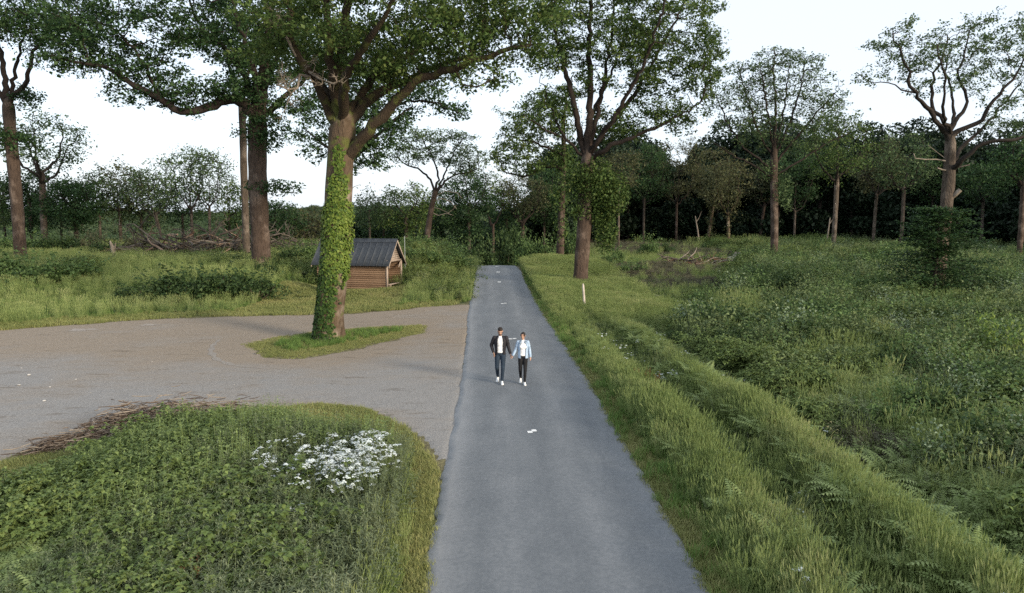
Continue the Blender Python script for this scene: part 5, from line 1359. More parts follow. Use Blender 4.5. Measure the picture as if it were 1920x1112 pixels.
k = (ur > .5) & (pr.uniform(0, 1, len(x)) < .05 + .09 * sstep(0, .7, -nl)) & (y < 60)
scatter("verge_weeds", on_ground(x[k], y[k]), P_willowherb + P_net + P_bram[:2] + P_heath[:2], "mixed broad-leaved weeds in the right verge", "weeds", low[k] * pr.uniform(.4, .8, k.sum()) * np.clip(.5 + .4 * ur[k], .5, 1))
k = (ur > .8) & (pr.uniform(0, 1, len(x)) < .0022) & (y < 30)
scatter("verge_flowers", on_ground(x[k], y[k]), [parsley_mesh(295 + q, .6) for q in range(2)], "stray white flowers in the right verge", "flowers", pr.uniform(.5, .8, k.sum()))

# heath
x, y = sample(165000, 8, 135, 1.35, x0=5)
ur = x - road_x(y) - HW; k = (ur > np.where(y < 44, 5.0, 3.0) + .5 * noise2(x, y, 2)) & (x < .76 * y + 4) & (dpath(x, y) > np.interp(y, [0, 50, 110], [.5, .55, .9])) & ~((y > 128) & (x > 45)); x, y, ur = x[k], y[k], ur[k]
nz = noise2(x, y, .8); n2_ = noise2(x + 70, y - 20, 1.7); rr = pr.uniform(0, 1, len(x)); big = np.interp(y, [8, 40, 130], [1.0, 1.35, 2.4])
low_edge = lambda x, y: (y > 26) & (x < np.interp(y, [26, 30.7, 42.7, 55, 77, 100, 130], [5.5, 6.6, 11.6, 17, 25, 30, 30]) + .8 * noise2(x, y, 2.0))
# mosaic of plant communities: each plant joins the nearest of many patch centres
sx_, sy_ = sample(900, 7, 150, 1.45, x0=4)
cls = pr.choice(5, len(sx_), p=[.24, .23, .24, .21, .08])            # bracken, grass, bramble, scrub, brown heath
cls = np.where((cls == 0) & (sy_ > 48), 3, cls); cls = np.where((sy_ < 30) & (sx_ - road_x(sy_) - HW < 8.2) & (pr.uniform(0, 1, len(sx_)) < .45), 0, cls)
def patch_of(x, y):
    x = x + .5 * noise2(x * 3, y * 3, 1.6); y = y + .5 * noise2(x * 3 + 50, y * 3, 1.6); o = np.zeros(len(x), int)
    for a in range(0, len(x), 8000):
        o[a:a + 8000] = ((x[a:a + 8000, None] - sx_) ** 2 + (y[a:a + 8000, None] - sy_) ** 2).argmin(1)
    return o
pid = patch_of(x, y); pc = cls[pid]; lz = low_edge(x, y); pc = np.where(lz, np.where((y > 52) & (noise2(x, y, 1.1) < .1), 4, 1), pc); big = np.where(lz, big * np.where(pc == 4, .8, .55), big); lush = pr.uniform(.75, 1.25, len(sx_))[pid]
k = ((pc == 3) & (rr < .42)) | ((pc == 2) & (rr < .08))
scatter("heath_scrub", on_ground(x[k], y[k]), P_heath + P_willowherb[:2], "low grey-green heath scrub covering the right side", "scrub", pr.uniform(.5, 1.2, k.sum()) * lush[k] * big[k] * .8)
k = (pc == 4) & (rr < .42)
scatter("brown_heath", on_ground(x[k], y[k]), P_brown, "brown twiggy heath in patches on the right", "heather", pr.uniform(.5, 1.1, k.sum()) * lush[k] * big[k] * .8)
k = ((pc == 1) & (rr < .6)) | ((pc == 0) & (rr < .22)) | ((pc > 1) & (rr > .94))
scatter("heath_grass", on_ground(x[k], y[k]), G_mid + G_deep[:2] + G_tall[:1], "bright grass in the gaps of the heath", "grass", pr.uniform(.4, .85, k.sum()) * lush[k] * big[k])
k = (pc == 0) & (rr > .3) & (rr < .40)
scatter("heath_bracken", on_ground(x[k], y[k]), P_fern, "bracken scattered over the heath on the right", "bracken", pr.uniform(.45, .85, k.sum()) * lush[k] * np.interp(y[k], [8, 60], [.9, 1.5]))
k = (pc == 2) & (rr > .3) & (rr < .58)
scatter("heath_brambles", on_ground(x[k], y[k], .05), P_bram, "brambles creeping through the heath on the right", "brambles", pr.uniform(.7, 1.25, k.sum()) * lush[k] * big[k])
M_HUM = leafmat("scrub_leaves", [(0, (.04, .05, .02)), (.4, (.068, .084, .034)), (.75, (.10, .118, .052)), (1, (.15, .16, .085))], transl=.25, inst=.3, patch=.5, gain=1.9)
x, y = sample(5200, 9, 125, 1.5, x0=6)
ur = x - road_x(y) - HW; k = (ur > 5.8) & (x < .76 * y + 4) & (dpath(x, y) > 2.0) & np.isin(cls[patch_of(x, y)], (2, 3)) & ~low_edge(x, y); x, y = x[k], y[k]
hb = [matmesh(BV[q][0], mm) for q in (0, 2, 4, 5) for mm in ((M_BR_DARK, M_BR_MID, M_HUM) if q < 4 else (M_BR_MID, M_HUM, M_WILLOW if q == 5 else M_HUM))]
scatter("scrub_hummocks", on_ground(x, y, -.05), hb, "rounded hummocks of mixed scrub over the heath", "scrub", pr.uniform(.3, 1.0, len(x)) ** 1.4 * np.interp(y, [8, 40, 70, 120], [.95, 1.7, 1.8, 1.9]))

# ------------------------------------------------------------------ bramble mounds, hedges and bushes
HG = "bramble mounds under the oaks on the left"
for q, (px, py, w, h, lab) in enumerate([(270, 572, 130, 44, "low left end of the dark bramble hedge"), (330, 570, 150, 60, "left middle of the dark bramble hedge"), (400, 570, 150, 64, "right middle of the dark bramble hedge"), (470, 568, 120, 50, "right end of the dark bramble hedge")]):
    bush(px, py, w, h, M_BR_DARK, q % 4, lab + " before the great oak", HG, "bramble_mound", "bramble", deep=.7)
for q, (px, py, w, h, lab) in enumerate([(20, 555, 150, 60, "grey-green bramble mound cut by the left edge"), (110, 550, 130, 52, "bramble mound under the left-edge oak"), (560, 530, 90, 42, "shaded bush at the left end of the shed"), (500, 520, 60, 34, "leafy shoots round the great oak's foot"), (585, 500, 70, 40, "bush behind the left end of the shed")]):
    bush(px, py, w, h, M_BR_DARK if q in (2, 3) else M_BR_MID, (q + 1) % 4, lab, HG, "bramble_mound", "bramble", deep=.8)
MG = "bushes on the grassy mound between shed and lane"
for q, (px, Y, w, h, lab) in enumerate([(800, 57, 90, 34, "leafy bush on top of the green mound right of the shed"), (845, 61, 80, 34, "bush on the lane side of the green mound"), (775, 62, 70, 30, "bush on the mound behind the shed's gable"), (825, 68, 90, 34, "bush on the far slope of the green mound"), (850, 74, 50, 28, "small pale bush where the mound meets the lane")]):
    bush(px, 0, w, h, M_BR_MID, q % 4, lab, MG, "mound_bush", "bush", Y=Y)
CG = "bushes closing the end of the lane"
for q, (px, Y, w, h, lab, mt) in enumerate([(905, 96, 70, 62, "dark round bush left of the lane's end", M_BR_DARK), (945, 100, 70, 72, "green bush straight above the lane's end", M_BR_DARK), (992, 94, 70, 56, "rounded green bush right of the lane's end", M_BR_MID), (1030, 92, 60, 48, "pale green bush left of the mossy oak", M_BR_MID), (870, 100, 70, 58, "dark bush behind the green mound", M_BR_DARK), (1075, 96, 66, 60, "green bush right of the mossy oak's trunk", M_BR_MID), (965, 110, 80, 90, "tall dark bush in the shade beyond the crest", M_BR_DARK)]):
    bush(px, 0, w, h, mt, q % 4, lab, CG, "hedge_bush", "bush", Y=Y)
bush(1037, 0, 18, 14, leafmat("broom_flowers", [(0, (.30, .20, .02)), (1, (.50, .36, .05))], inst=.1), 4, "small yellow-flowered broom bush left of the roadside oak", None, "broom_bush", "bush", Y=70)
bush(1482, 622, 74, 68, M_BR_DARK, 0, "small dark green sapling bush in the middle of the heath", None, "sapling_bush", "bush")
LB = "shrub belt behind the left-edge oak"
for q, (px, Y, w, h, mt, lab) in enumerate([(25, 74, 110, 46, M_BR_MID, "grey-green shrub at the left end of the shrub belt"), (95, 72, 90, 44, M_BR_DARK, "dark shrub right of the left-edge oak's trunk"), (150, 75, 80, 44, M_BRN, "brownish shrub in the middle of the left shrub belt"), (190, 70, 66, 36, M_BR_DARK, "dark twiggy shrub left of the splintered stump"), (245, 76, 80, 38, M_BRN, "brownish shrub right of the splintered stump")]):
    bush(px, 0, w, h, mt, (q * 2) % 6, lab, LB, "belt_shrub", "bush", Y=Y)
RGp = "bushes dotted over the heath"
for q, (px, py, w, h, mt, lab) in enumerate([
    (1215, 483, 52, 38, M_BR_MID, "round green bush left of the log heap"), (1255, 478, 44, 26, M_BR_DARK, "dark bush behind the log heap"),
    (1310, 640, 110, 36, M_BR_DARK, "dark bramble clump where the grass meets the heath"), (1460, 672, 190, 58, M_BR_DARK, "broad dark bramble thicket in the middle of the heath"),
    (1590, 700, 130, 46, M_BR_DARK, "dark bramble patch right of the broad thicket"), (1690, 712, 150, 52, M_BR_DARK, "dark bramble patch below the layered young tree"),
    (1590, 560, 80, 32, M_BR_MID, "low bush left of the layered young tree"), (1650, 520, 110, 50, M_BR_MID, "green hazel bush behind and left of the layered young tree"),
    (1700, 500, 80, 44, M_BR_MID, "green bush at the layered young tree's left flank"), (1545, 478, 50, 36, M_BR_MID, "rounded bush at the foot of the tall straight oak"), (1500, 472, 40, 22, M_BR_MID, "small bush at the wood edge right of the fan-crowned oak"),
    (1885, 700, 130, 90, M_LIME, "yellow-green leafy shrub near the right edge"), (1830, 800, 120, 86, M_WILLOW, "silvery willow shrub right of the heath's middle"), (1900, 560, 110, 52, M_BR_MID, "bush below the red-stemmed tree at the right edge"),
    (1840, 540, 90, 40, M_BR_DARK, "dark bush right of the layered young tree"), (1870, 900, 190, 96, M_BR_DARK, "big dark bramble bush at the lower right edge"), (1610, 880, 150, 56, M_BRN, "brownish shrub beside the bracken strip"),
    (1740, 790, 120, 60, M_BR_MID, "grey-green shrub left of the silvery willow"), (1700, 640, 110, 44, M_WILLOW, "pale shrub below the gnarled old oak"), (1530, 800, 150, 40, M_BR_MID, "low scrubby mound beside the bracken on the heath"),
    (1350, 575, 90, 34, M_BR_MID, "bush right of the footpath's start"), (1430, 590, 110, 40, M_BR_MID, "grey-green bush below the fan-crowned oak"), (1400, 540, 60, 24, M_BR_DARK, "small dark bush beside the footpath"), (1340, 498, 60, 22, M_BR_DARK, "low dark bush behind the log heap's right end"),
    (1270, 655, 60, 34, M_BR_DARK, "small dark clump at the left tip of the heath"), (1180, 520, 80, 28, M_BR_MID, "weedy clump right of the roadside oak's foot"), (1150, 500, 60, 34, M_BR_MID, "leafy bush behind the roadside oak")]):
    bush(px, py, w, h, mt, (5 if mt in (M_WILLOW, M_BRN) else q % 5), lab, RGp, "heath_bush", "bush")
# ------------------------------------------------------------------ timber shelter
M_LOG = surfmat("brown_log_stain", [(.25, (.11, .066, .04)), (.5, (.23, .145, .09)), (.8, (.38, .26, .17))], scale=4, stretch=(.35, 3, 3), bump=.5, tint=.4)
M_TIMBER = surfmat("weathered_pale_timber", [(.25, (.20, .145, .11)), (.55, (.33, .26, .21)), (.8, (.46, .38, .32))], scale=5, stretch=(1, 1, .4), bump=.4, tint=.3)
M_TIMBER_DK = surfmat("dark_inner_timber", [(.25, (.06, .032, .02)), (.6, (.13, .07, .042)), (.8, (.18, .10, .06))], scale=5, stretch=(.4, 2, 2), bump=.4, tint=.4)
m, nt, out = newmat("slate_blue_roof_metal")
tc = nd(nt, "ShaderNodeTexCoord")
n1 = nd(nt, "ShaderNodeTexNoise"); n1.inputs["Scale"].default_value = 2.5; n1.inputs["Detail"].default_value = 6
n2 = nd(nt, "ShaderNodeTexNoise"); n2.inputs["Scale"].default_value = 22; n2.inputs["Detail"].default_value = 3; n2.inputs["Roughness"].default_value = .7
nt.links.new(tc.outputs["Object"], n1.inputs["Vector"]); nt.links.new(tc.outputs["Object"], n2.inputs["Vector"])
r = ramp(nt, [(.3, (.026, .032, .042)), (.7, (.060, .069, .083))]); nt.links.new(n1.outputs[0], r.inputs[0])
k_ = ramp(nt, [(.64, (0, 0, 0)), (.74, (.7, .7, .7))]); nt.links.new(n2.outputs[0], k_.inputs[0])
mx = nd(nt, "ShaderNodeMix", data_type='RGBA'); nt.links.new(k_.outputs[0], mx.inputs[0]); nt.links.new(r.outputs[0], mx.inputs[6]); mx.inputs[7].default_value = (.22, .23, .22, 1)
b = nd(nt, "ShaderNodeBsdfPrincipled"); b.inputs["Roughness"].default_value = .55; b.inputs["Specular IOR Level"].default_value = .4
nt.links.new(mx.outputs[2], b.inputs["Base Color"]); nt.links.new(b.outputs[0], out.inputs[0]); M_ROOF = m

sb = gp(725, 547); sb[2] = terrain(sb[0], sb[1])
shed = tag(empty("timber_shelter", sb, math.radians(-15)), "small brown log shelter with a dark metal roof beside the gravel", "shelter")
SL, SW, SH = 5.35, 2.4, 1.95
sr = np.random.default_rng(9)
def log_me(L, name="log"):
    mb = MB(); x = np.linspace(0, L, 9); mb.tube(np.column_stack([x, sr.normal(0, .004, 9), sr.normal(0, .004, 9)]), .082 * (1 + sr.normal(0, .03, 9)), 9, sr.uniform(0, 1)); return mb.mesh(name, True, [M_LOG])
logs_long = [log_me(SL) for _ in range(4)]; logs_short = [log_me(SW - .16) for _ in range(3)]
wall_f = empty("front_wall"); wall_f.parent = shed; wall_b = empty("back_wall"); wall_b.parent = shed; wall_s = empty("end_wall"); wall_s.parent = shed
nlog = 13
for q in range(nlog):
    z = .06 + .148 * q
    o = link("log", logs_long[q % 4], None, wall_f); o.location = (-SL + sr.uniform(-.03, .03), 0, z)
    o = link("log", logs_long[(q + 1) % 4], None, wall_b); o.location = (-SL + sr.uniform(-.03, .03), SW, z)
    o = link("log", logs_short[q % 3], None, wall_s); o.location = (-SL + .1, .08, z); o.rotation_euler = (0, 0, math.pi / 2)
MB().box((-SL / 2, SW / 2, .06), (SL - .2, SW - .2, .08)).build("floor", M_TIMBER_DK, shed)
for q in range(8):                                            # planked inner wall behind the bench
    MB().box((-1.25, .12 + (SW - .24) * (q + .5) / 8, .1 + SH * .5), (.04, (SW - .24) / 8 - .014, SH - .02), tint=sr.uniform(0, 1)).build("inner_plank", M_TIMBER_DK, shed)
for yy_ in (-.02, SW + .02):
    MB().box((.06, yy_, SH / 2 - .02), (.13, .13, SH + .06), tint=.7).build("post", M_TIMBER, shed)
    s_ = 1 if yy_ < 1 else -1
    R = np.array(Matrix.Rotation(s_ * math.radians(40), 3, 'X'))
    MB().box((.06, yy_ + s_ * .24, SH - .26), (.08, .08, .62), R, .7).build("brace", M_TIMBER, shed)
MB().box((.06, SW / 2, SH + .04), (.14, SW + .1, .13), tint=.6).build("tie_beam", M_TIMBER, shed)
MB().box((.05, SW / 2, .34), (.34, SW - .2, .05), tint=.6).build("bench", M_TIMBER, shed)
for yy_ in (.4, SW - .4): MB().box((.05, yy_, .16), (.26, .07, .31), tint=.4).build("bench_leg", M_TIMBER, shed)
RISE = 1.4; OV = .36; half = SW / 2
for q in range(10):                                           # gable boards
    z0_, z1_ = SH + .11 + q * .15, SH + .11 + (q + 1) * .15 - .012
    w0, w1 = half * (1 - (z0_ - SH) / RISE) - .03, half * (1 - (z1_ - SH) / RISE) - .03
    if w1 <= .02: break
    for xx_ in (.02, -SL + .02):
        V = [(xx_ + dx, half + s * w, z) for dx in (0, .03) for (s, w, z) in ((-1, w0, z0_), (1, w0, z0_), (1, w1, z1_), (-1, w1, z1_))]
        MB().add(V, [(0, 1, 2, 3), (7, 6, 5, 4), (0, 4, 5, 1), (1, 5, 6, 2), (2, 6, 7, 3), (3, 7, 4, 0)], sr.uniform(.3, 1)).build("gable_board", M_TIMBER, shed)
# roof: metal sheets with raised seams on both slopes
slope = math.atan2(RISE, half); Lr = (half + OV) / math.cos(slope)
roof = empty("roof"); roof.parent = shed
nsh = 12; wsh = (SL + .72) / nsh
pm = MB(); n_ = 6
prof = [(0, 0), (.02, .035), (.05, .035), (.07, 0), (wsh * .5, .004), (wsh, 0)]
V = [(x_, y_ * Lr, z_) for y_ in (0, 1) for (x_, z_) in prof] + [(x_, y_ * Lr, z_ - .02) for y_ in (0, 1) for (x_, z_) in prof]
F = [(k, k + 1, k + 7, k + 6) for k in range(5)] + [(k + 12, k + 18, k + 19, k + 13) for k in range(5)] + [(k, k + 12, k + 13, k + 1) for k in range(5)] + [(k + 6, k + 7, k + 19, k + 18) for k in range(5)]
pm.add(V, F, .5); sheet = pm.mesh("roof_sheet", False, [M_ROOF])
ez = SH + .14 - OV * math.tan(slope)
for side in (0, 1):
    for q in range(nsh):
        o = link("roof_sheet", sheet, None, roof)
        x_ = -SL - .36 + q * wsh
        if side == 0:
            o.location = (x_, -OV, ez); o.rotation_euler = (slope, 0, 0)
        else:
            o.location = (x_ + wsh, SW + OV, ez); o.rotation_euler = (slope, 0, math.pi)
zr_ = SH + .14 + RISE
o = MB().add([(-SL - .38, half - .2, zr_ - .2), (-SL - .38, half, zr_ + .06), (-SL - .38, half + .2, zr_ - .2), (.38, half - .2, zr_ - .2), (.38, half, zr_ + .06), (.38, half + .2, zr_ - .2)], [(0, 3, 4, 1), (1, 4, 5, 2)], .5).build("ridge_cap", M_ROOF, roof)
for side in (0, 1):
    y0_, y1_ = (-OV, half) if side == 0 else (SW + OV, half)
    for xx_ in (.34, -SL - .34):
        V = [(xx_ + dx, y_, z_ + dz) for dx in (0, .035) for (y_, z_) in ((y0_, ez), (y1_, zr_)) for dz in (-.16, -.025)]
        MB().add(V, [(0, 1, 3, 2), (4, 6, 7, 5), (0, 4, 5, 1), (2, 3, 7, 6), (1, 5, 7, 3), (0, 2, 6, 4)], .8).build("bargeboard", M_TIMBER, shed)

# thin metal pole by the shelter, wooden stake by the lane
p = gp(760, 536); p[2] = terrain(p[0], p[1])
mb = MB(); mb.tube([(0, 0, -.1), (0, 0, 2.55)], [.028, .028], 8, .5); mb.tube([(0, 0, 2.55), (0, 0, 2.6)], [.034, .034], 8, .5)
o = mb.build("metal_pole", surfmat("galvanised_grey", [(.3, (.20, .23, .23)), (.7, (.32, .35, .34))], scale=8, rough=.5, bump=0), None, True); o.location = p
tag(o, "thin grey metal pole standing by the shelter's open end", "pole")
M_STAKE = surfmat("bleached_stake_wood", [(.3, (.34, .29, .24)), (.7, (.56, .50, .44))], scale=6, stretch=(1, 1, .2), bump=.4)
p = gp(1096, 584); p[2] = terrain(p[0], p[1])
stake = tag(empty("wooden_stake", p + np.array((0, -.1, .0))), "leaning pale wooden stake at the lane's right verge", "stake")
MB().tube([(0, 0, -.3), (-.03, .01, .45), (-.06, .02, 1.0), (-.10, .03, 1.5), (-.105, .03, 1.6)], [.075, .07, .066, .06, .025], 8, .6, jit=.08).build("shaft", M_STAKE, stake, True)

# ------------------------------------------------------------------ dead wood
M_DEADGREY = surfmat("grey_dead_branches", [(.3, (.05, .041, .034)), (.6, (.105, .088, .072)), (.8, (.20, .17, .14))], scale=5, bump=.4, tint=.5)
M_DEADRED = surfmat("rotting_red_wood", [(.3, (.085, .045, .028)), (.6, (.17, .10, .065)), (.8, (.30, .22, .16))], scale=5, bump=.4, tint=.5)
def branch_mesh(rng, L, r, lev=2, bend=.25, sides=6):
    mb = MB()
    def rec(p0, d, L, r, lev):
        n = 6; pts = [np.array(p0, float)]; d = np.array(d, float)
        for q in range(n):
            d = d + rng.normal(size=3) * bend * .6; d /= np.linalg.norm(d); pts.append(pts[-1] + d * L / n)
        mb.tube(pts, np.linspace(r, r * .4, n + 1), sides if r > .04 else 4 if r > .015 else 3, rng.uniform(0, 1))
        if lev:
            for q in range(rng.integers(2, 5)):
                k = rng.integers(2, n + 1); rec(pts[k], d + rng.normal(size=3) * .8, L * rng.uniform(.3, .55), r * .5, lev - 1)
    rec((0, 0, 0), (1, 0, .1), L, r, lev)
    return mb.mesh("dead_branch", True)
def wood_heap(name, label, spots, rng, mats, nb, L, R, size, lev=2, mesh_n=5):
    c = np.mean([s for s in spots], axis=0); c[2] = terrain(c[0], c[1])
    root = tag(empty(name, c), label, "brushwood")
    ms = [branch_mesh(rng, 1.0, R, lev) for _ in range(mesh_n)]
    for me in ms: me.materials.append(mats[rng.integers(0, len(mats))])
    for k in range(nb):
        s = spots[rng.integers(0, len(spots))]
        x, y = s[0] + rng.normal() * size[0], s[1] + rng.normal() * size[1]
        z = terrain(x, y) + abs(rng.normal()) * size[2] + .05
        o = link("branch", ms[k % mesh_n], None, root)
        o.location = (x - c[0], y - c[1], z - c[2]); o.rotation_euler = (rng.uniform(0, 6.28), rng.normal() * .22, rng.normal() * .5 + rng.integers(0, 2) * math.pi)
        q = L * rng.uniform(.6, 1.4); o.scale = (q, q, q)
    return root
dr_ = np.random.default_rng(14)
g3 = lambda px, Y: np.array((wp(px, 460, Y)[0], Y, 0))
wood_heap("brushwood_heap", "long tangled heap of fallen dead branches left of the great oak", [g3(x, 70) for x in (285, 315, 345, 375, 400, 425, 450)], dr_, [M_DEADGREY, M_DEADRED], 120, 3.2, .035, (.9, 1.0, .9))
wood_heap("brushwood_heap", "thin dead branches heaped between the great oak and the shelter", [g3(x, 72) for x in (520, 548, 575, 598)], dr_, [M_DEADGREY], 30, 2.6, .03, (.8, 1.0, .6))
wood_heap("log_heap", "heap of pale cut branches on the heath left of the footpath", [np.append(gp(x, 503)[:2], 0) for x in (1272, 1290, 1308, 1322)], dr_, [M_DEADGREY, M_DEADRED, M_DEADWOOD], 60, 1.5, .06, (.55, .9, .42), lev=1)
# fallen grey bough propped on the long heap, a broken stump and a log in the grass
b0 = g3(405, 69); b0[2] = terrain(b0[0], 69)
o = link("fallen_bough", branch_mesh(dr_, 6.0, .16, 2, .15), M_DEADGREY); o.location = b0 + (0, 0, .5); o.rotation_euler = (0, -.28, .15)
tag(o, "thick bare bough propped up on the long brushwood heap", "branch")
b0 = g3(212, 66); b0[2] = terrain(b0[0], 66)
mb = MB(); mb.tube([(0, 0, -.1), (.02, 0, .6), (-.06, 0, 1.2), (-.25, 0, 1.75)], [.26, .2, .17, .06], 9, .6, jit=.2); mb.tube([(0, 0, .9), (.2, -.05, 1.15), (.28, -.1, 1.6)], [.12, .09, .03], 7, .8, jit=.2)
o = mb.build("broken_stump", M_DEADWOOD, None, True); o.location = b0; tag(o, "pale splintered stump left of the brushwood heap", "stump")
b0 = gp(267, 512); b0[2] = terrain(b0[0], b0[1]) + .45
o = MB().tube([(-.8, 0, 0), (0, .05, .04), (.8, 0, 0)], [.11, .12, .1], 8, .6, jit=.1).build("fallen_log", M_DEADWOOD, None, True); o.location = b0; tag(o, "short pale log lying in the grass before the brushwood heap", "log")

# brown plant litter raked along the back of the near bed
mb = MB(); line = np.array([gp(*p)[:2] for p in [(10, 868), (90, 845), (150, 828), (200, 812), (240, 800), (300, 793), (360, 794), (420, 797), (470, 796)]])
for k in range(3400):
    t = dr_.uniform(.8, 8) if k % 3 else dr_.uniform(3, 7.4); c = np.array((np.interp(t, range(9), line[:, 0]), np.interp(t, range(9), line[:, 1])))
    c = c + dr_.normal(size=2) * np.array((.2, .22 + .18 * (t > 2.5)))
    z = terrain(c[0], c[1]) + .03 + abs(dr_.normal()) * .11 * (1 + (t > 3))
    L = dr_.uniform(.12, .5); a = dr_.normal() * .7 + .4; d = np.array((math.cos(a), math.sin(a), dr_.normal() * .15)) * L / 2
    q = np.array((*c, z)); mb.tube([q - d, q + dr_.normal(size=3) * .02, q + d], [.009, .013, .006], 3, dr_.uniform(0, 1), cap=False)
tag(link("plant_litter", mb.mesh("plant_litter"), surfmat("brown_plant_litter", [(.2, (.075, .052, .038)), (.5, (.17, .128, .098)), (.85, (.34, .285, .225))], scale=2, bump=0, tint=.8)), "brown dead stalks raked along the back of the near bed", "plant litter", kind="stuff")

# white stones and pale dust on the gravel
stm = []; M_STONE = surfmat("pale_stone", [(.3, (.36, .34, .32)), (.7, (.58, .56, .53))], scale=8, bump=.3)
for k in range(3):
    rng = np.random.default_rng(60 + k); bm = bmesh.new(); bmesh.ops.create_icosphere(bm, subdivisions=1, radius=1)
    for v in bm.verts: v.co = Vector((v.co.x * 1.2, v.co.y * .9, v.co.z * .5)) * rng.uniform(.8, 1.2)
    me = bpy.data.meshes.new("stone"); bm.to_mesh(me); bm.free(); me.materials.append(M_STONE); stm.append(me)
for k, (px, py, s) in enumerate([(35, 722, .09), (54, 703, .09), (97, 712, .04), (93, 725, .05), (83, 751, .07), (142, 711, .06), (439, 721, .04), (285, 678, .03), (170, 735, .03), (300, 645, .03), (690, 700, .03), (40, 690, .04)]):
    p = gp(px, py); o = link("stone", stm[k % 3]); o.location = (p[0], p[1], float(terrain(p[0], p[1])) + .022 + s * .25); s *= .6; o.scale = (s, s, s); o.rotation_euler = (0, 0, k)
    tag(o, "small white stone lying on the gravel of the lay-by", "stone", "white stones scattered on the gravel")
def patch(px, py, w, h, seed):
    rng = np.random.default_rng(seed); p = gp(px, py); n = 26
    a = np.linspace(0, 6.28, n, endpoint=False); rr = 1 + .25 * np.sin(3 * a + seed) + rng.normal(0, .16, n)
    x, y = p[0] + np.cos(a) * w * rr, p[1] + np.sin(a) * h * rr
    V = np.concatenate([np.column_stack([x, y, terrain(x, y) + .03]), [[p[0], p[1], float(terrain(p[0], p[1])) + .032]]])
    link("dust_patch", npmesh("dust_patch", V, [[(k, (k + 1) % n, n) for k in range(n)]], np.full(n + 1, .5)), M_DUST, car_park)
M_DUST = surfmat("pale_dust", [(.3, (.25, .215, .18)), (.7, (.36, .31, .265))], scale=6, bump=.3)
patch(152, 618, .6, .35, 1); patch(280, 609, .42, .3, 2); patch(170, 617, .3, .2, 3)

tp_ = np.array([gp(*q)[:2] for q in [(412, 636), (398, 648), (395, 660), (406, 674), (438, 685), (490, 690)]])
tt_ = np.linspace(0, 5, 40); tq = np.column_stack([np.interp(tt_, range(6), tp_[:, 0]), np.interp(tt_, range(6), tp_[:, 1])])
tq[1:-1] = (tq[:-2] + tq[1:-1] + tq[2:]) / 3
tn = np.gradient(tq, axis=0); tn = np.column_stack([-tn[:, 1], tn[:, 0]]) / (np.linalg.norm(tn, axis=1)[:, None] + 1e-9)
ww_ = (.11 + .05 * np.sin(tt_ * 9) + .03 * np.sin(tt_ * 23)) * np.sin(np.linspace(.15, 3.0, 40)) ** .5
ta, tb = tq + tn * ww_[:, None], tq - tn * ww_[:, None]
V = np.concatenate([np.column_stack([a_, terrain(a_[:, 0], a_[:, 1]) + .028]) for a_ in (ta, tb)])
link("tyre_track", npmesh("tyre_track", V, [[(q, q + 1, q + 41, q + 40) for q in range(39)]], np.full(len(V), .5)), surfmat("packed_pale_gravel", [(.3, (.20, .175, .15)), (.7, (.32, .285, .245))], scale=9, bump=.3), car_park)
# ------------------------------------------------------------------ two people walking hand in hand
M_SKIN = surfmat("skin", [(.3, (.42, .24, .165)), (.7, (.50, .30, .21))], scale=6, rough=.55, bump=0)
M_HAIR = surfmat("dark_brown_hair", [(.3, (.012, .009, .008)), (.7, (.035, .024, .018))], scale=40, stretch=(1, 1, .2), rough=.5, bump=.4)
M_TEE = surfmat("white_cotton", [(.3, (.72, .72, .73)), (.7, (.82, .82, .82))], scale=7, rough=.9, bump=.5, bscale=12, dist=.02)
M_BOMBER = surfmat("black_bomber_cloth", [(.3, (.012, .011, .014)), (.7, (.028, .026, .031))], scale=7, rough=.7, bump=.6, bscale=12, dist=.02)
M_DENIM_DK = surfmat("dark_indigo_denim", [(.3, (.012, .02, .034)), (.7, (.028, .045, .068))], scale=6, rough=.85, bump=.6, bscale=14, dist=.02)
M_DENIM_LT = surfmat("light_blue_denim", [(.3, (.27, .37, .50)), (.7, (.42, .52, .64))], scale=8, rough=.85, bump=.6, bscale=12, dist=.02)
M_BLACK = surfmat("black_jeans", [(.3, (.008, .008, .009)), (.7, (.018, .018, .02))], scale=6, rough=.85, bump=.6, bscale=14, dist=.02)
M_SHOE = surfmat("white_leather", [(.3, (.72, .72, .71)), (.7, (.82, .82, .81))], scale=9, rough=.5, bump=.1)
M_EYE = surfmat("dark_eyes", [(.3, (.01, .008, .008)), (.7, (.02, .015, .012))], scale=5, rough=.2, bump=0)

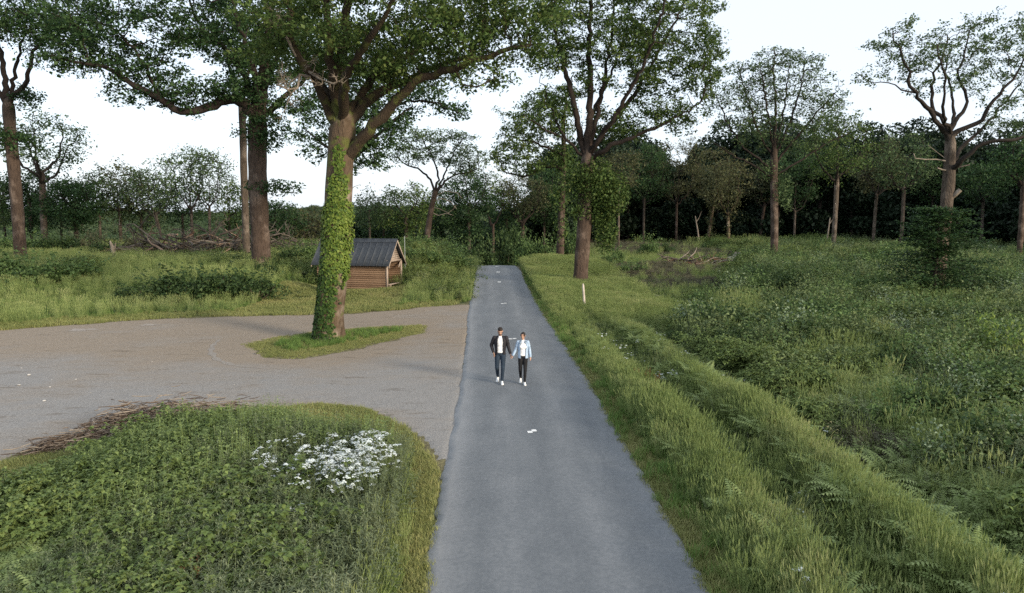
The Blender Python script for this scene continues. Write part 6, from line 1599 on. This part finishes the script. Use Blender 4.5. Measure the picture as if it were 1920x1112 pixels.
def usphere(mb, c, r, R=None, n=14, m_=9):
    r = np.broadcast_to(np.asarray(r, float), (3,)); t = np.linspace(0, np.pi, m_); a = np.linspace(0, 2 * np.pi, n, endpoint=False)
    V = np.stack([np.outer(np.sin(t), np.cos(a)), np.outer(np.sin(t), np.sin(a)), np.outer(np.cos(t), np.ones(n))], -1).reshape(-1, 3) * r
    if R is not None: V = V @ np.asarray(R).T
    i = np.arange(m_ - 1)[:, None] * n; j = np.arange(n)[None]; j2 = (j + 1) % n
    mb.add(V + np.asarray(c), np.stack([i + j, i + n + j, i + n + j2, i + j2], -1).reshape(-1, 4))
def capsule(mb, a, b, ra, rb):
    usphere(mb, a, ra); usphere(mb, b, rb)
    a, b = np.asarray(a, float), np.asarray(b, float)
    mb.tube([a, (a + b) / 2, b], [ra, (ra + rb) / 2, rb], 14, cap=True)
def fuse(name, mb, mat, parent, vox=.011, sm=4):
    """melt overlapping shapes into one continuous surface"""
    me = mb.mesh(name); o = bpy.data.objects.new("fuse_tmp", me); COL.objects.link(o)
    r = o.modifiers.new("r", 'REMESH'); r.mode = 'VOXEL'; r.voxel_size = vox; r.use_smooth_shade = True
    s = o.modifiers.new("s", 'SMOOTH'); s.factor = .5; s.iterations = sm
    bpy.context.view_layer.update()
    dg = bpy.context.evaluated_depsgraph_get()
    m2 = bpy.data.meshes.new_from_object(o.evaluated_get(dg)); m2.name = name
    bpy.data.objects.remove(o); bpy.data.meshes.remove(me)
    m2.materials.clear()
    return link(name, m2, mat, parent)

def hand(mb, wrist, d, thumb, k=1.0, curl=.5, palm_n=None):
    """palm and five fingers: d along the hand, thumb = direction of the thumb side"""
    d = np.asarray(d, float); d /= np.linalg.norm(d); th = np.asarray(thumb, float); th -= d * th.dot(d); th /= np.linalg.norm(th)
    nrm = np.cross(d, th) if palm_n is None else np.asarray(palm_n, float)
    p0 = np.asarray(wrist, float); pe = p0 + d * .085 * k
    for q in (-.028, -.01, .01, .026): capsule(mb, p0 + d * .012 + th * q * .6 * k, pe + th * q * k, .0165 * k, .0135 * k)
    for q, L in ((.030, .066), (.011, .074), (-.009, .070), (-.027, .054)):
        a = pe + th * q * k; b_ = a + (d * math.cos(curl) + nrm * math.sin(curl)) * L * .5 * k; c = b_ + (d * math.cos(curl * 2.1) + nrm * math.sin(curl * 2.1)) * L * .5 * k
        capsule(mb, a, b_, .0095 * k, .0088 * k); capsule(mb, b_, c, .0088 * k, .0075 * k)
    a = p0 + d * .03 * k + th * .024 * k; b_ = a + (d * .62 + th * .75 + nrm * .2) * .036 * k; c = b_ + (d * .9 + th * .25 + nrm * .3) * .03 * k
    capsule(mb, a, b_, .012 * k, .0105 * k); capsule(mb, b_, c, .0105 * k, .0085 * k)

def shoe(parent, ankle, heel, toe, k=1.0):
    """low trainer lofted from heel to toe"""
    heel, toe = np.asarray(heel, float), np.asarray(toe, float); d = toe - heel; L = np.linalg.norm(d); d /= L
    s = np.cross(d, (0, 0, 1)); s /= np.linalg.norm(s); u = np.cross(s, d)
    mb = MB(); rings = []
    for f, w, h in [(0, .022, .06), (.06, .034, .085), (.2, .038, .095), (.38, .037, .085), (.55, .042, .065), (.72, .047, .054), (.86, .043, .046), (.96, .03, .036), (1, .012, .022)]:
        c = heel + d * L * f; w *= k; h *= k
        rings.append([c + s * (w * x) + u * (h * z) for x, z in [(-.92, .0), (-1, .22), (-.92, .6), (-.5, .95), (0, 1.05), (.5, .95), (.92, .6), (1, .22), (.92, 0), (0, -.02)]])
    V = np.array(rings).reshape(-1, 3); n = 10; i = np.arange(8)[:, None] * n; j = np.arange(n)[None]
    mb.add(V, np.stack([i + j, i + (j + 1) % n, i + n + (j + 1) % n, i + n + j], -1).reshape(-1, 4))
    mb.add(V[:n], [tuple(range(n))[::-1]]); mb.add(V[-n:], [tuple(range(n))])
    capsule(mb, heel + d * L * .2 + u * .07 * k, np.asarray(ankle, float) + (0, 0, .0), .036 * k, .036 * k)
    return fuse("shoe", mb, M_SHOE, parent, .007, 2)

def shell(name, mat, parent, levels, gap, th=.014, n=36):
    """open-fronted garment: levels (z, cx, cy, half width, half depth); gap(z) = half opening angle at the front"""
    lv = np.array(levels, float); zz = np.linspace(lv[0, 0], lv[-1, 0], 26); I = [np.interp(zz, lv[:, 0], lv[:, k]) for k in range(1, 5)]
    Vo, Vi = [], []
    for q, z in enumerate(zz):
        g = gap(z); a = np.linspace(-np.pi / 2 + g, 3 * np.pi / 2 - g, n)
        wr = 1 + .018 * np.sin(a * 5 + z * 30) + .014 * np.sin(a * 9 - z * 47)
        Vo.append(np.column_stack([I[0][q] + np.cos(a) * I[2][q] * wr, I[1][q] + np.sin(a) * I[3][q] * wr, np.full(n, z)]))
        Vi.append(np.column_stack([I[0][q] + np.cos(a) * (I[2][q] - th), I[1][q] + np.sin(a) * (I[3][q] - th), np.full(n, z)]))
    Vo, Vi = np.array(Vo), np.array(Vi); m_ = len(zz); N = m_ * n
    i = np.arange(N).reshape(m_, n)
    F = [np.stack([i[:-1, :-1], i[:-1, 1:], i[1:, 1:], i[1:, :-1]], -1).reshape(-1, 4)]
    F.append(F[0][:, ::-1] + N)
    for e in (0, m_ - 1): F.append(np.stack([i[e, :-1], i[e, :-1] + N, i[e, 1:] + N, i[e, 1:]], -1))
    for e in (0, n - 1): F.append(np.stack([i[:-1, e], i[1:, e], i[1:, e] + N, i[:-1, e] + N], -1))
    return link(name, npmesh(name, np.concatenate([Vo.reshape(-1, 3), Vi.reshape(-1, 3)]), F, None, True), mat, parent)

def head(mb, c, k, tilt, turn):
    """skull, jaw, nose, ears, neck root handled by caller; returns transform"""
    R = np.array(Matrix.Rotation(turn, 3, 'Z') @ Matrix.Rotation(tilt, 3, 'X'))
    T = lambda p: np.asarray(c) + R @ (np.asarray(p, float) * k)
    usphere(mb, T((0, .012, .03)), np.array((.074, .092, .088)) * k, R); usphere(mb, T((0, -.03, -.035)), np.array((.058, .062, .072)) * k, R)
    usphere(mb, T((0, -.058, -.085)), np.array((.03, .028, .024)) * k, R); usphere(mb, T((0, -.075, .018)), np.array((.05, .02, .018)) * k, R)
    capsule(mb, T((0, -.088, .012)), T((0, -.104, -.024)), .010 * k, .0155 * k)
    usphere(mb, T((0, -.088, -.058)), np.array((.026, .012, .009)) * k, R)
    for s in (-1, 1): usphere(mb, T((s * .076, .008, -.005)), np.array((.012, .02, .032)) * k, R); usphere(mb, T((s * .036, -.066, -.022)), np.array((.026, .022, .022)) * k, R)
    return T, R

def person(label, x, y, rz, k, J, woman):
    root = tag(empty("person", (x, y, float(road_z(y)) + .034), rz), label, "person", "couple walking on the lane")
    P = {q: np.array(v, float) * k for q, v in J.items() if not q.startswith('_')}
    w = .88 if woman else 1.0
    body = MB()
    T, R = head(body, P['head'], k * (.95 if woman else 1.0), J['_tilt'][0], J['_tilt'][1])
    capsule(body, P['neck'] + (0, .005, -.04), P['head'] + (0, .02 * k, -.05 * k), .052 * w * k, .05 * w * k)
    usphere(body, P['chest'], np.array((.155 * w, .105, .19)) * k); usphere(body, P['pelvis'] + (0, 0, .05), np.array((.145, .10, .13)) * k); usphere(body, (P['chest'] + P['pelvis']) / 2, np.array((.125 * w, .09, .16)) * k)
    for s in 'lr':
        capsule(body, P['chest'] + (0, 0, .09 * k), P[s + 'sh'] + (0, 0, -.015), .05 * k, .045 * w * k)
        capsule(body, P[s + 'sh'], P[s + 'el'], .047 * w * k, .037 * w * k); capsule(body, P[s + 'el'], P[s + 'wr'], .038 * w * k, .026 * w * k)
        capsule(body, P[s + 'hip'], P[s + 'kn'], .078 * k, .052 * k); capsule(body, P[s + 'kn'], P[s + 'an'], .052 * k, .036 * k)
        hand(body, P[s + 'wr'], J['_hand_' + s][0], J['_hand_' + s][1], k * (.9 if woman else 1.0), J['_hand_' + s][2])
    fuse("body", body, M_SKIN, root, .0075, 2)
    hm = MB()
    if woman:
        usphere(hm, T((0, .022, .042)), np.array((.082, .096, .092)) * k * .95, R); usphere(hm, T((0, .05, .0)), np.array((.074, .07, .085)) * k * .95, R); usphere(hm, T((0, .125, .01)), np.array((.042, .04, .042)) * k, R)
        for s in (-1, 1): usphere(hm, T((s * .066, -.028, .035)), np.array((.02, .04, .05)) * k, R)
    else:
        usphere(hm, T((0, .02, .055)), np.array((.08, .096, .082)) * k, R); usphere(hm, T((0, .045, .01)), np.array((.074, .07, .08)) * k, R); usphere(hm, T((0, -.05, .098)), np.array((.058, .04, .028)) * k, R)
    fuse("hair", hm, M_HAIR, root, .008, 2)
    if not woman:
        bd = MB(); usphere(bd, T((0, -.052, -.084)), np.array((.047, .04, .032)) * k, R)
        for s in (-1, 1): capsule(bd, T((s * .06, -.004, -.04)), T((s * .035, -.05, -.082)), .016 * k, .02 * k)
        usphere(bd, T((0, -.093, -.044)), np.array((.027, .01, .007)) * k, R); fuse("beard", bd, M_HAIR, root, .006, 2)
    for s in (-1, 1):
        e = MB(); usphere(e, T((s * .031, -.083, .002)), np.array((.012, .007, .006)) * k, R, 8, 6); e.build("eye", M_EYE, root, True)
        e = MB(); capsule(e, T((s * .017, -.094, .022)), T((s * .048, -.082, .024)), .0045 * k, .0035 * k); e.build("eyebrow", M_HAIR, root, True)
    # shirt, trousers, jacket
    tm = MB(); usphere(tm, P['chest'] + (0, -.002, 0), np.array((.152 * w, .122, .19)) * k); usphere(tm, (P['chest'] + P['pelvis']) / 2, np.array((.146 * w, .112, .17)) * k); usphere(tm, P['pelvis'] + (0, 0, .07 * k), np.array((.152, .116, .10)) * k)
    capsule(tm, P['neck'] + (0, 0, -.05 * k), P['neck'] + (0, .005, .0), .085 * k, .062 * w * k)
    if woman:
        for s in (-1, 1): usphere(tm, P['chest'] + np.array((s * .062, -.075, -.005)) * k, np.array((.065, .058, .06)) * k)
    fuse("shirt", tm, M_TEE, root, .012, 4)
    pm_ = MB(); t_ = (.092, .066, .064, .048) if not woman else (.092, .062, .060, .043)
    usphere(pm_, P['pelvis'] + (0, .008, .02 * k), np.array((.158, .118, .12)) * k)
    for s in 'lr':
        capsule(pm_, P[s + 'hip'], P[s + 'kn'], t_[0] * k, t_[1] * k); kn2 = P[s + 'kn']; an = P[s + 'an'] + (0, -.004, .012 * k); capsule(pm_, kn2, an, t_[2] * k, t_[3] * k)
    fuse("trousers", pm_, M_BLACK if woman else M_DENIM_DK, root, .011, 3)
    cz, pz = P['chest'], P['pelvis']
    hem = .90 * k if woman else .93 * k
    lv = [(hem, pz[0], 0, .178 * k, .14 * k), (1.02 * k, pz[0], 0, (.172 if woman else .166) * k, .136 * k), (1.18 * k, cz[0], .0, .176 * w * k + .01, .14 * k), (1.34 * k, cz[0], .0, .192 * w * k + .008, .14 * k), (1.43 * k, cz[0], .004, .185 * w * k, .125 * k), (1.485 * k, cz[0], .01, .13 * w * k, .098 * k), (1.52 * k, cz[0], .016, .082 * w * k, .074 * k)]
    gap = (lambda z: .60 + .12 * math.sin(z * 6)) if woman else (lambda z: float(np.interp(z, [.93 * k, 1.1 * k, 1.4 * k, 1.52 * k], [.62, .52, .46, .62])))
    jk = shell("jacket", M_DENIM_LT if woman else M_BOMBER, root, lv, gap)
    for s in 'lr':
        sl = MB(); rr_ = (.07, .06, .058, .046) if not woman else (.066, .056, .056, .05)
        wr_ = P[s + 'wr'] + (P[s + 'el'] - P[s + 'wr']) * .1
        capsule(sl, P[s + 'sh'], P[s + 'el'], rr_[0] * k * w, rr_[1] * k * w); capsule(sl, P[s + 'el'], wr_, rr_[2] * k * w, rr_[3] * k * w); capsule(sl, P['neck'] + (.05 * k * (1 if s == 'l' else -1), .02, -.035 * k), P[s + 'sh'] + (0, 0, -.01), .045 * k, .07 * k * w); usphere(sl, (P[s + 'el'] + P[s + 'sh']) / 2, np.array((.066, .07, .09)) * k * w)
        fuse("sleeve", sl, M_DENIM_LT if woman else M_BOMBER, jk, .011, 3)
    if woman:
        for s in (-1, 1):
            c = MB(); c.add([(s * .03, -.075 * k, 1.475 * k), (s * .085, -.03 * k, 1.51 * k), (s * .12, -.075 * k, 1.46 * k), (s * .075, -.118 * k, 1.41 * k), (s * .03, -.083 * k, 1.47 * k), (s * .085, -.04 * k, 1.50 * k), (s * .12, -.085 * k, 1.45 * k), (s * .075, -.128 * k, 1.40 * k)], [(0, 1, 2, 3), (7, 6, 5, 4), (0, 4, 5, 1), (1, 5, 6, 2), (2, 6, 7, 3), (3, 7, 4, 0)]).build("collar", M_DENIM_LT, jk)
    for s in 'lr': shoe(root, P[s + 'an'], P[s + 'heel'], P[s + 'toe'], k)
    return root

man = dict(pelvis=(0, 0, .95), chest=(0, -.005, 1.30), neck=(0, .01, 1.50), head=(0, -.035, 1.66), _tilt=(.42, .06),
    lsh=(.185, .01, 1.45), lel=(.246, .04, 1.19), lwr=(.318, -.06, .955), rsh=(-.185, .01, 1.45), rel=(-.285, .07, 1.20), rwr=(-.215, -.02, .985),
    lhip=(.088, 0, .92), lkn=(.085, -.11, .51), lan=(.055, -.10, .10), lheel=(.05, -.055, .005), ltoe=(.07, -.34, .005),
    rhip=(-.088, 0, .92), rkn=(-.105, -.04, .505), ran=(-.08, .20, .16), rheel=(-.08, .26, .10), rtoe=(-.10, .01, .01),
    _hand_l=((.35, -.12, -1), (-.2, -1, 0), .55), _hand_r=((.25, -.1, -1), (.5, -.8, 0), .3))
person("man in black bomber jacket and dark jeans, head bowed, holding hands on the lane", -.37, 22.75, 0.0, 1.0, man, False)
woman = dict(pelvis=(0, 0, .95), chest=(0, -.005, 1.30), neck=(0, .01, 1.50), head=(0, -.02, 1.665), _tilt=(.12, -.35),
    lsh=(.165, .01, 1.445), lel=(.225, .05, 1.17), lwr=(.255, -.02, .93), rsh=(-.165, .01, 1.445), rel=(-.238, .03, 1.19), rwr=(-.345, -.05, .985),
    lhip=(.08, 0, .92), lkn=(.075, -.11, .51), lan=(.055, -.11, .10), lheel=(.052, -.06, .005), ltoe=(.07, -.32, .005),
    rhip=(-.08, 0, .92), rkn=(-.09, -.03, .50), ran=(-.075, .20, .16), rheel=(-.075, .25, .10), rtoe=(-.09, .02, .01),
    _hand_l=((.1, -.2, -1), (-.3, -1, 0), .4), _hand_r=((-.35, -.1, -1), (.2, -1, 0), .55))
person("woman in light blue denim jacket, white top and black trousers, holding hands on the lane", .345, 22.62, 0.0, .925, woman, True)
